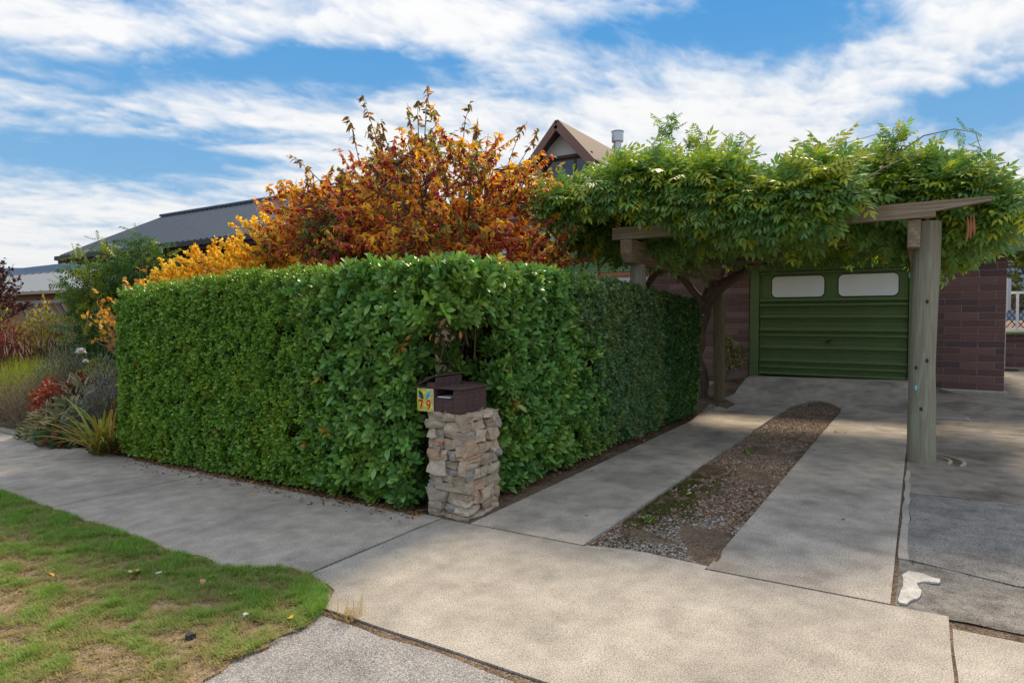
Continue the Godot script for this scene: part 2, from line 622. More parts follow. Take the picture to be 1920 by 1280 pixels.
func _materials() -> void:
	M.conc = speckle_tex(512, lin(0.365, 0.332, 0.288), 0.36, 13000, lin(0.52, 0.49, 0.44), lin(0.17, 0.15, 0.13), 0.95, 3)
	M.conc2 = speckle_tex(512, lin(0.40, 0.358, 0.305), 0.36, 13000, lin(0.54, 0.51, 0.47), lin(0.20, 0.18, 0.16), 0.95, 5)
	M.chip = speckle_tex(512, lin(0.25, 0.24, 0.23), 0.35, 24000, lin(0.46, 0.45, 0.44), lin(0.11, 0.11, 0.115), 1.5, 7)
	M.tar = speckle_tex(512, lin(0.245, 0.228, 0.205), 0.45, 16000, lin(0.38, 0.38, 0.39), lin(0.035, 0.035, 0.04), 1.5, 9)
	M.earth = speckle_tex(512, lin(0.17, 0.115, 0.075), 0.7, 14000, lin(0.30, 0.25, 0.20), lin(0.05, 0.035, 0.025), 2.0, 13)
	M.straw = speckle_tex(512, lin(0.25, 0.18, 0.11), 0.6, 14000, lin(0.42, 0.33, 0.21), lin(0.09, 0.075, 0.04), 1.8, 15)
	M.stain = stain_tex(512, 31, 0.30, Color(0.62, 0.62, 0.63))
	M.stain2 = stain_tex(512, 47, 0.40, Color(0.55, 0.55, 0.56))
	M.stain3 = stain_tex(512, 61, 0.55, Color(0.5, 0.47, 0.43))
	M.slab = ground_mat(M.conc, 1.1, M.stain, 7.3, 0.9, 0.25)
	M.path = ground_mat(M.conc2, 1.1, M.stain, 6.1, 0.9, 0.25, Vector3(0.37, 0.21, 0))
	M.drive = ground_mat(M.conc2, 1.3, M.stain2, 6.7, 0.9, 0.2, Vector3(0.1, 0.3, 0))
	M.yard = ground_mat(M.conc2, 1.3, M.stain3, 5.3, 0.9, 0.2, Vector3(0.6, 0.1, 0))
	M.yard.albedo_color = lin(0.62, 0.61, 0.61)
	M.apron = ground_mat(M.chip, 0.9, M.stain, 9.0, 0.85, 0.5)
	M.asphalt = ground_mat(M.tar, 0.8, M.stain2, 4.0, 0.85, 0.5)
	M.worn = ground_mat(M.tar, 0.6, M.stain3, 1.7, 0.95, 1.0)
	M.soil = ground_mat(M.earth, 0.9, M.stain3, 3.1, 0.95, 1.2)
	M.verge = ground_mat(M.straw, 0.8, M.stain3, 2.7, 0.95, 0.8)
	M.gap = M.soil
	var wt := wood_tex(512, lin(0.17, 0.12, 0.07), lin(0.46, 0.35, 0.23), lin(0.38, 0.33, 0.26), 3)
	M.beam = tri_mat(wt, Vector3(0.24, 3.0, 3.0), 0.85, 0.35)
	M.beam.uv1_offset = Vector3(0.5, 0.5, 0.5)
	var pt := wood_tex(512, lin(0.19, 0.165, 0.115), lin(0.40, 0.385, 0.295), lin(0.33, 0.36, 0.26), 8)
	M.post = tri_mat(pt, Vector3(0.36, 1.9, 1.9), 0.85, 0.4)
	M.post.uv1_offset = Vector3(0.0, 0.5, 0.5)
	M.oldpost = M.post.duplicate()
	M.oldpost.albedo_color = lin(0.62, 0.55, 0.46)
	M.bark = tri_mat(speckle_tex(256, lin(0.17, 0.13, 0.10), 0.8, 1800, lin(0.28, 0.23, 0.18), lin(0.06, 0.045, 0.035), 1.6, 305), Vector3(7, 1.3, 7), 0.95, 1.2)
	M.twig = mat(0.11, 0.075, 0.055, 0.9, 0.3)
	M.paletwig = mat(0.30, 0.20, 0.15, 0.9, 0.3)
	M.laurel = leaf_mat(0.38, 0.45)
	M.laurel.metallic_specular = 0.42
	M.soft = leaf_mat(0.62, 0.7)
	M.thin = leaf_mat(0.55, 1.0)
	M.dry = leaf_mat(0.8, 0.3)
	M.blade = leaf_mat(0.6, 0.7)
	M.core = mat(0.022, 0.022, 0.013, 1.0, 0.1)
	# brick: vertical combed striations
	var f := FastNoiseLite.new()
	f.frequency = 0.05
	var px := PackedByteArray()
	px.resize(256 * 256 * 3)
	var hg := PackedByteArray()
	hg.resize(256 * 256)
	for y in 256:
		for x in 256:
			var g := f.get_noise_2d(x * 6.0, y * 0.5) * 0.5 + f.get_noise_2d(x * 1.3, y * 1.3) * 0.45
			var id := y * 256 + x
			hg[id] = clampi(int(128 + g * 150), 0, 255)
			for k in 3:
				px[id * 3 + k] = clampi(int(225.0 * (1.0 + g * 0.28)), 0, 255)
	var comb := [tex(256, px), ImageTexture.create_from_image(Image.create_from_data(256, 256, false, Image.FORMAT_L8, hg))]
	M.bricks = []
	for c in [[0.185, 0.106, 0.104], [0.23, 0.125, 0.118], [0.15, 0.094, 0.10], [0.25, 0.15, 0.14], [0.20, 0.11, 0.10]]:
		var m := tri_mat(comb, Vector3(2.2, 2.2, 2.2), 0.85, 0.25)
		m.albedo_color = lin(c[0], c[1], c[2])
		M.bricks.append(m)
	M.pale_lit_bricks = []  # left of the door: paler bricks, the stronger light there also in the colour
	for c in [[0.25, 0.155, 0.15], [0.31, 0.21, 0.20], [0.21, 0.125, 0.125], [0.36, 0.26, 0.25], [0.23, 0.135, 0.13]]:
		var m := tri_mat(comb, Vector3(2.2, 2.2, 2.2), 0.85, 0.25)
		m.albedo_color = lin(c[0], c[1], c[2])
		M.pale_lit_bricks.append(m)
	M.mortar = tri_mat(M.conc, Vector3(1.5, 1.5, 1.5), 0.95, 0.3)
	M.mortar.albedo_color = lin(1.0, 0.90, 0.88)
	M.rockmortar = tri_mat(M.conc, Vector3(1.5, 1.5, 1.5), 0.95, 0.5)
	M.rockmortar.albedo_color = lin(1.0, 0.94, 0.86)
	M.green = tri_mat(speckle_tex(256, lin(0.13, 0.205, 0.08), 0.2, 200, lin(0.16, 0.24, 0.11), lin(0.065, 0.11, 0.045), 1.0, 301), Vector3(0.8, 0.8, 0.8), 0.42, 0.0)
	M.greenlight = mat(0.13, 0.25, 0.10, 0.4, 0.5)
	M.white = mat(0.82, 0.81, 0.78, 0.7, 0.4)
	M.black = mat(0.012, 0.012, 0.012, 0.5, 0.5)
	M.brown = mat(0.10, 0.058, 0.04, 0.75, 0.4)
	M.plum = mat(0.062, 0.036, 0.036, 0.7, 0.4)
	M.steel = mat(0.55, 0.56, 0.57, 0.35, 0.5)
	M.steel.metallic = 0.8
	M.roofgrey = mat(0.085, 0.112, 0.145, 0.6, 0.4)
	M.rooflight = mat(0.25, 0.26, 0.27, 0.55, 0.5)
	M.tan = tri_mat(M.conc, Vector3(0.8, 0.8, 0.8), 0.9, 0.2)
	M.tan.albedo_color = lin(1.0, 0.72, 0.42)

func _ready() -> void:
	noi.seed = 5
	noi.frequency = 0.05
	noi.fractal_octaves = 4
	# camera
	var cam := Camera3D.new()
	cam.name = "camera"
	cam.fov = rad_to_deg(2.0 * atan(640.0 / 1195.0))
	cam.near = 0.05
	cam.far = 6000.0
	cam.rotation = Vector3(deg_to_rad(-2.0), deg_to_rad(32.6), 0)
	cam.position = Vector3(0, 1.45, 0)
	add_child(cam)
	# sky
	var env := Environment.new()
	env.background_mode = Environment.BG_SKY
	var sky := Sky.new()
	var pano := PanoramaSkyMaterial.new()
	pano.panorama = make_sky()
	sky.sky_material = pano
	env.sky = sky
	env.background_energy_multiplier = 1.0
	env.tonemap_mode = Environment.TONE_MAPPER_LINEAR
	env.tonemap_exposure = 2.35
	env.sdfgi_enabled = true
	env.ssao_enabled = true
	env.ssil_enabled = true
	var we := WorldEnvironment.new()
	we.name = "world"
	we.environment = env
	add_child(we)
	# sun: behind the garden, a little to the right, through thin cloud
	var sun := DirectionalLight3D.new()
	sun.name = "sun"
	sun.light_energy = 0.75
	sun.light_color = Color(1.0, 0.92, 0.80)
	sun.light_angular_distance = 10.0
	sun.shadow_enabled = true
	var to_sun := Vector3(-0.08, 0.95, -1.0)
	add_child(sun)
	sun.look_at_from_position(Vector3.ZERO, -to_sun, Vector3.UP)

	_materials()
	_ground()
	_garage()
	_house()
	_far_left()
	_right_side()
	_pergola()
	_pillar()
	_letterbox()
	_hedges()
	_wisteria()
	_trees()
	_garden()
	_lawn()
	_small_things()

# ---------------------------------------------------------------- ground
func _ground() -> void:
	# one sheet to the horizon, following the slope near by
	var b := Buf.new()
	var xs := [-3000.0, -800.0, -200.0, -60.0, -30.0, -22.0, -17.0, -14.0, -11.0, -9.0, -8.0, -7.0, -5.0, -3.0, 0.0, 2.0, 4.25, 8.0, 20.0, 80.0, 400.0, 3000.0]
	var ds := [-3000.0, -300.0, -60.0, -10.0, -3.0, 0.0, 2.0, 3.6, 4.2, 5.0, 6.0, 7.5, 9.0, 11.0, 12.0, 13.0, 16.0, 20.0, 30.0, 60.0, 200.0, 800.0, 3000.0]
	for a in xs.size() - 1:
		for c in ds.size() - 1:
			var q := []
			for e in [[0, 0], [1, 0], [1, 1], [0, 1]]:
				var s: float = xs[a + e[0]]
				var d: float = ds[c + e[1]]
				q.append(P(s, d, 0.018 * clampf(s - SP, -14.0, 7.0) - 0.09))
			b.quad(q[0], q[1], q[2], q[3], Vector3.UP)
	struct("ground", b, M.soil)
	# garden soil behind the hedge line, banked up on the left
	struct("garden_ground", sheet(pv([-30, 3.62, -7.2, 3.62, -2.6, 3.62, -2.6, 12.9, -2.72, 13.6, -30, 16]), -0.015, 0.5, 0.0, 0.05), M.soil)
	# pavement: concrete slabs with open joints
	var path := Node3D.new()
	path.name = "footpath"
	path.set_meta("kind", "structure")
	add_child(path)
	var edges := [-22.0, -15.2, -11.3, -8.55, -5.83, -2.92]
	for k in 5:
		var a: float = edges[k] + 0.008
		var c: float = edges[k + 1] - 0.008
		obj("slab", sheet(ragged(pv([a, 2.0, c, 2.0, c, 3.62, a, 3.62]), 0.25, 0.012, k * 7.0), 0.0, 0.6, 0.09), M.path, path)
	var cross := Node3D.new()
	cross.name = "driveway_crossing"
	cross.set_meta("kind", "structure")
	add_child(cross)
	obj("slab", sheet(ragged(pv([-2.905, 2.14, 0.14, 2.14, 0.14, 3.595, -2.905, 3.595]), 0.2, 0.005, 3.0), 0.0, 0.6, 0.09), M.slab, cross)
	obj("slab", sheet(ragged(pv([0.152, 2.14, 6.5, 2.14, 6.5, 3.46, 0.152, 3.46]), 0.2, 0.006, 9.0), 0.0, 0.6, 0.09), M.slab, cross)
	# chip-seal apron towards the road, and the road behind the camera
	struct("road_apron", sheet(ragged(pv([-3.1, 2.085, -3.3, 1.0, -4.0, -1.5, 9, -1.5, 9, 2.095]), 0.15, 0.03, 5.0), -0.004, 0.6), M.apron)
	struct("road", sheet(pv([-40, -9, 40, -9, 40, -1.45, -40, -1.45]), -0.03, 3.0), M.apron)
	struct("dirt_joint", sheet(ragged(pv([-2.9, 2.0, 6.5, 2.0, 6.5, 2.20, -2.9, 2.3]), 0.1, 0.03, 1.0), -0.009, 0.6), M.gap)
	# driveway: a concrete U round a strip of bare soil
	var u := [-2.66, 3.615, -1.775, 3.615]
	var far := []
	for k in 9:
		var an := PI - PI * k / 8.0
		far.append(-1.385 + 0.39 * cos(an))
		far.append(10.95 + 0.62 * sin(an))
	u.append_array([-1.775, 10.95])
	u.append_array(far)
	u.append_array([-0.995, 10.95, -0.995, 3.615, -0.095, 3.615, -0.095, 12.78, -2.74, 12.78, -2.76, 11.7, -3.02, 11.2, -2.72, 9.0])
	struct("driveway", sheet(pv(u), 0.0, 0.5, 0.09), M.drive)
	var strip := pv([-1.80, 3.66, -0.97, 3.66, -0.97, 11.65, -1.80, 11.65])
	struct("soil_strip", sheet(strip, -0.028, 0.25, 0.0, 0.05), M.soil)
	struct("strip_edging", sheet(ragged(pv([-1.76, 3.61, -1.0, 3.60, -1.0, 3.66, -1.4, 3.70, -1.76, 3.64]), 0.06, 0.02, 4.0), -0.006, 0.5, 0.05), M.slab)
	# the neighbour's paving
	var yard := Node3D.new()
	yard.name = "neighbouring_paving"
	yard.set_meta("kind", "structure")
	add_child(yard)
	obj("concrete_slab", sheet(pv([-0.075, 6.03, 5.5, 6.2, 5.5, 9.33, -0.075, 9.30]), 0.0, 0.6, 0.06), M.yard, yard)
	obj("concrete_slab", sheet(pv([-0.075, 9.32, 5.5, 9.35, 5.5, 24.0, 1.2, 24.0, 1.2, 12.7, -0.075, 12.7]), 0.0, 0.6, 0.06), M.yard, yard)
	obj("asphalt_patch", sheet(ragged(pv([-0.035, 4.35, 0.45, 4.2, 5.5, 3.95, 5.5, 6.19, -0.035, 6.02]), 0.12, 0.02, 8.0), -0.002, 0.6, 0.05), M.asphalt, yard)
	obj("worn_patch", sheet(ragged(pv([-0.075, 4.42, 0.45, 4.30, 6, 4.1, 6, 3.42, -0.075, 3.58]), 0.1, 0.02, 2.0), -0.007, 0.15, 0.0, 0.012), M.worn, yard)
	struct("joint_dirt", sheet(ragged(pv([-0.13, 3.6, 0.0, 3.6, 0.0, 12.6, -0.13, 12.6]), 0.15, 0.008, 2.0), -0.010, 0.5), M.gap)
	struct("concrete_edging", sheet(ragged(pv([-0.078, 4.33, -0.03, 4.33, -0.045, 6.9, -0.078, 6.9]), 0.06, 0.012, 6.0), 0.003, 0.5, 0.04), M.slab)
	struct("joint_soil", sheet(pv([-3.1, 3.5, -1.8, 3.4, 6.4, 3.3, 6.4, 3.8, -1.0, 3.64, -3.1, 3.7]), -0.014, 0.6), M.gap)
	struct("joint_dirt", sheet(pv([0.10, 2.1, 0.2, 2.1, 0.2, 3.5, 0.10, 3.5]), -0.008, 0.5), M.gap)
	# hairline cracks
	var cb := Buf.new()
	for q in [[-4.4, 2.3, -4.25, 3.58], [-1.78, 7.2, -2.62, 7.05], [0.0, 8.1, 3.0, 7.6]]:
		var a := Vector2(q[0], q[1])
		var c := Vector2(q[2], q[3])
		var side := Vector2((c - a).y, -(c - a).x).normalized()
		var last := a
		for e in range(1, 41):
			var p := a.lerp(c, e / 40.0)
			p += side * (0.05 * noi.get_noise_2d(p.x * 60.0, p.y * 60.0) + 0.03 * noi.get_noise_2d(p.x * 400.0, p.y * 400.0)) * sm(0, 8, e)
			var w := side * (0.0012 + 0.0008 * noi.get_noise_1d(e * 20.0))
			cb.quad(P((last - w).x, (last - w).y, gh(last.x, last.y) + 0.004), P((last + w).x, (last + w).y, gh(last.x, last.y) + 0.004), P((p + w).x, (p + w).y, gh(p.x, p.y) + 0.004), P((p - w).x, (p - w).y, gh(p.x, p.y) + 0.004), Vector3.UP)
			last = p
	struct("pavement_cracks", cb, mat(0.10, 0.085, 0.07, 1.0, 0.1))
	# far hills
	var hb := Buf.new()
	var cols := 180
	for k in cols:
		var a0 := -PI + TAU * k / cols
		var a1 := -PI + TAU * (k + 1) / cols
		var h0 := 80.0 + 26.0 * noi.get_noise_1d(k * 2.0) + 5.0 * noi.get_noise_1d(k * 9.0)
		var h1 := 80.0 + 26.0 * noi.get_noise_1d(((k + 1) % cols) * 2.0) + 5.0 * noi.get_noise_1d(((k + 1) % cols) * 9.0)
		var p0 := Vector3(sin(a0), 0, -cos(a0))
		var p1 := Vector3(sin(a1), 0, -cos(a1))
		hb.quad(p0 * 900.0, p1 * 900.0, p1 * 1100.0 + Vector3(0, h1, 0), p0 * 1100.0 + Vector3(0, h0, 0), Vector3.UP - p0)
		hb.quad(p0 * 1300.0, p1 * 1300.0, p1 * 1100.0 + Vector3(0, h1, 0), p0 * 1100.0 + Vector3(0, h0, 0), Vector3.UP + p0)
	struct("hills", hb, mat(0.06, 0.10, 0.16, 1.0, 0.1))  # distance haze is put into the blue of this colour

# ---------------------------------------------------------------- garage
func courses(parent: Node3D, s0: float, s1: float, y0: float, y1: float, d: float, mats: Array, sd: int) -> void:
	rng.seed = sd
	var ch := 0.1145
	var len := 0.455
	var shared := {}
	var k := 0
	while y0 + k * ch < y1 - 0.01:
		var x := s0 - (len * 0.5 if k % 2 == 1 else 0.0)
		while x < s1 - 0.005:
			var a := maxf(x, s0)
			var c := minf(x + len, s1)
			if c - a > 0.02:
				var m: Material = pick(mats)
				var key := "%.2f_%d" % [c - a, mats.find(m)]
				if not shared.has(key):
					shared[key] = bxm(Vector3(c - a - 0.012, ch - 0.012, 0.09), m, 0.004)
				obj("brick", shared[key], m, parent, P((a + c) * 0.5, d + 0.045 + R(-0.0025, 0.0025), y0 + (k + 0.5) * ch))
			x += len
		k += 1

func _garage() -> void:
	var g := thing("brick_garage", "purple brown brick garage with a green tilt door facing up the drive", "garage")
	var d := 12.8
	bx("wall_core", P(-4.8, d + 0.012, -0.2), P(-2.76, d + 0.25, 2.52), M.mortar, g)
	bx("wall_core", P(-0.09, d + 0.012, 0.1), P(1.16, d + 0.25, 2.50), M.mortar, g)
	courses(g, -4.80, -2.755, 0.22, 2.5, d, M.pale_lit_bricks, 3)
	courses(g, -0.10, 1.165, 0.30, 2.5, d, M.bricks, 4)
	bx("side_wall", P(1.07, d + 0.26, 0.1), P(1.16, 19, 2.5), M.bricks[0], g)
	bx("side_wall", P(-4.8, d + 0.26, 0.1), P(-4.7, 19, 2.5), M.bricks[0], g)
	bx("back_wall", P(-4.8, 19.01, 0.1), P(1.16, 19.1, 2.5), M.bricks[0], g)
	bx("footing", P(-0.08, d - 0.05, -0.05), P(1.2, d + 0.2, 0.292), tri_mat(M.conc2, Vector3(0.9, 0.9, 0.9), 0.9, 0.3), g, 0.012)
	bx("footing", P(-4.8, d - 0.04, -0.1), P(-2.77, d + 0.2, 0.212), tri_mat(M.conc2, Vector3(0.9, 0.9, 0.9), 0.9, 0.3), g, 0.012)
	bx("roof", P(-5.0, d - 0.25, 2.66), P(1.35, 19.3, 2.74), M.roofgrey, g)
	bx("fascia", P(-5.0, d - 0.26, 2.5), P(1.35, d - 0.23, 2.70), M.green, g)
	bx("soffit", P(-4.95, d - 0.22, 2.51), P(1.3, d + 0.0, 2.53), M.green, g)
	bx("floor", P(-4.6, d + 0.1, 0.3), P(1.0, 18.9, 0.37), M.mortar, g)
	# frame
	bx("door_jamb", P(-2.745, d - 0.03, 0.36), P(-2.585, d + 0.12, 2.49), M.green, g, 0.006)
	bx("door_jamb", P(-0.155, d - 0.03, 0.36), P(-0.095, d + 0.12, 2.49), M.green, g, 0.006)
	bx("lintel", P(-2.58, d - 0.02, 2.345), P(-0.16, d + 0.12, 2.49), M.green, g, 0.006)
	# door
	var door := obj("door", bxm(Vector3(2.41, 1.93, 0.02), M.green, 0.002), M.green, g, P(-1.37, d + 0.055, 1.365))
	var z0 := 0.02
	var rib := func(y: float, hgt: float, deep: float) -> void:
		var w := 1.205
		var q := Buf.new()
		var prof := [Vector2(-hgt * 0.5, 0), Vector2(-hgt * 0.42, deep * 0.75), Vector2(-hgt * 0.15, deep), Vector2(hgt * 0.2, deep), Vector2(hgt * 0.42, deep * 0.6), Vector2(hgt * 0.5, 0)]
		for e in prof.size() - 1:
			var a: Vector2 = prof[e]
			var c: Vector2 = prof[e + 1]
			q.quad(Vector3(-w, a.x, a.y), Vector3(w, a.x, a.y), Vector3(w, c.x, c.y), Vector3(-w, c.x, c.y), Vector3(0, a.y - c.y + (0.4 if a.x > 0 else -0.4), 0.6))
		obj("rib", q, M.green, door, Vector3(0, y - 1.365, 0.01))
	for y in [2.315, 1.80, 1.71, 1.49, 1.25, 1.15, 0.92, 0.67, 0.555, 0.43]:
		rib.call(y, 0.060, 0.058)
	for y in [1.605, 1.56, 1.40, 1.34, 1.06, 1.00, 0.84, 0.77]:
		rib.call(y, 0.014, 0.008)
	for w in [[-2.36, -1.47], [-1.235, -0.315]]:
		var cx: float = (w[0] + w[1]) * 0.5
		var hw: float = (w[1] - w[0]) * 0.5
		for part in 2:
			var r := 0.085
			var hh := 0.192
			var ex := 0.014 if part == 0 else 0.0
			var poly := PackedVector2Array()
			for c in 4:
				var o: Vector2 = [Vector2(hw - r, hh - r), Vector2(-hw + r, hh - r), Vector2(-hw + r, -hh + r), Vector2(hw - r, -hh + r)][c]
				for e in 6:
					var an := PI * 0.5 * (c + e / 5.0)
					poly.append(o + Vector2(cos(an), sin(an)) * (r + ex))
			if part == 0:
				obj("window", prism(poly, -0.004, 0.012), M.black, door, Vector3(cx + 1.37, 2.055 - 1.365, 0.01))
			else:
				var pm := mat(0.92, 0.92, 0.94, 0.08, 0.8)
				obj("pane", prism(poly, 0.0, 0.009), pm, door, Vector3(cx + 1.37, 2.055 - 1.365, 0.0155))
	var hb := Buf.new()
	hb.tube([Vector3(0, 0, 0), Vector3(0, 0, 0.05)], [0.02, 0.015], 8)
	hb.box(Vector3(0, 0, 0.055), Vector3(0.11, 0.022, 0.014), Basis(Vector3(0, 0, 1), 0.5), 0.003)
	hb.box(Vector3(-0.02, -0.03, 0.03), Vector3(0.02, 0.06, 0.012), Basis(Vector3(0, 0, 1), 0.3), 0.003)
	obj("handle", hb, M.black, door, Vector3(0.0, 1.055 - 1.365, 0.012))
	for x in [-1.18, 1.18]:
		obj("edge_stile", bxm(Vector3(0.05, 1.92, 0.012), M.green, 0.003), M.green, door, Vector3(x, 0, 0.014))

# ---------------------------------------------------------------- the house behind
func gable(parent: Node3D, called: String, poly: PackedVector2Array, d0: float, d1: float, m: Material) -> MeshInstance3D:
	return obj(called, prism(poly, -d1, -d0), m, parent)

func corrugated(a: Vector3, b: Vector3, up: Vector3, pitch: float, deep: float) -> Buf:
	# sheet from the eave a..b up along "up", ribs running up the slope
	var q := Buf.new()
	var along := (b - a)
	var n := maxi(2, int(along.length() / pitch))
	var nrm := up.cross(along).normalized()
	if nrm.y < 0.0:
		nrm = -nrm
	for k in n:
		for e in [[0.0, 0.0, 0.3, 0.0], [0.3, 0.0, 0.42, 1.0], [0.42, 1.0, 0.62, 1.0], [0.62, 1.0, 0.74, 0.0], [0.74, 0.0, 1.0, 0.0]]:
			var p = a + along * ((k + e[0]) / n) + nrm * deep * e[1]
			var r = a + along * ((k + e[2]) / n) + nrm * deep * e[3]
			q.quad(p, r, r + up, p + up, nrm)
	return q

func _house() -> void:
	var h := thing("white_house", "white two storey house with a brown trimmed gable window behind the autumn tree", "house")
	bx("wall", P(-11.5, 13.6, 0), P(-4.95, 19, 3.9), M.white, h)
	bx("wall", P(-9.40, 16.0, 3.95), P(-7.62, 22, 5.96), M.white, h)
	gable(h, "gable", pv([-9.4, 5.965, -7.62, 5.965, -8.50, 6.72]), 16.0, 22.0, M.white)
	for k in 4:
		bx("weatherboard", P(-11.5, 13.555 + 0.004 * (k % 2), 2.52 + k * 0.15), P(-4.93, 13.60, 2.664 + k * 0.15), M.greenlight, h, 0.006)
	bx("trim", P(-11.5, 13.54, 2.43), P(-4.75, 13.6, 2.51), mat(0.40, 0.18, 0.07, 0.7), h)
	bx("batten", P(-5.62, 13.57, 3.13), P(-5.55, 13.6, 3.9), M.brown, h)
	# main roof, low pitch
	obj("roof", corrugated(P(-11.8, 13.1, 3.85), P(-4.7, 13.1, 3.85), Vector3(0, 1.25, -3.2), 0.2, 0.03), M.roofgrey, h)
	bx("gutter", P(-11.8, 13.0, 3.76), P(-4.7, 13.09, 3.86), M.brown, h)
	# steep gable roof
	for s in [-1.0, 1.0]:
		var q := Buf.new()
		var top := P(-8.50, 15.55, 6.90)
		var low := P(-8.50 + s * 1.12, 15.55, 5.66)
		var side := (low - top)
		q.box((top + low) * 0.5 + Vector3(0, 0, -3.4), Vector3(side.length(), 0.09, 6.8), Basis(side.normalized(), Vector3(s * -side.normalized().y, absf(side.normalized().x), 0), Vector3(0, 0, 1)), 0.01)
		obj("roof_slope", q, mat(0.12, 0.075, 0.055, 0.85), h)
		var bb := Buf.new()
		bb.box((top + low) * 0.5 + Vector3(0, -0.12, 0.02), Vector3(side.length(), 0.2, 0.035), Basis(side.normalized(), Vector3(s * -side.normalized().y, absf(side.normalized().x), 0), Vector3(0, 0, 1)), 0.005)
		obj("bargeboard", bb, mat(0.22, 0.12, 0.095, 0.75), h)
	var win := bx("window", P(-9.2, 15.955, 5.36), P(-7.72, 15.998, 5.93), M.brown, h)
	var pm := mat(0.02, 0.03, 0.04, 0.06, 0.9)
	obj("pane", bxm(Vector3(0.95, 0.46, 0.012), pm), pm, win, Vector3(-0.18, 0.0, 0.023))
	obj("pane", bxm(Vector3(0.28, 0.46, 0.012), pm), pm, win, Vector3(0.53, 0.0, 0.023))
	bx("window_head", P(-9.4, 15.9, 5.935), P(-7.6, 15.99, 6.02), M.brown, h)
	var fl := Buf.new()
	fl.tube([Vector3.ZERO, Vector3(0, 1.6, 0)], [0.11, 0.11], 14)
	var flue := obj("flue", fl, M.steel, h, P(-7.29, 16.94, 4.86))
	var cp := Buf.new()
	cp.tube([Vector3(0, -0.02, 0), Vector3(0, 0.24, 0)], [0.165, 0.165], 16)
	cp.tube([Vector3(0, 0.25, 0), Vector3(0, 0.27, 0)], [0.18, 0.18], 16)
	obj("flue_cap", cp, M.steel, flue, Vector3(0, 1.62, 0))

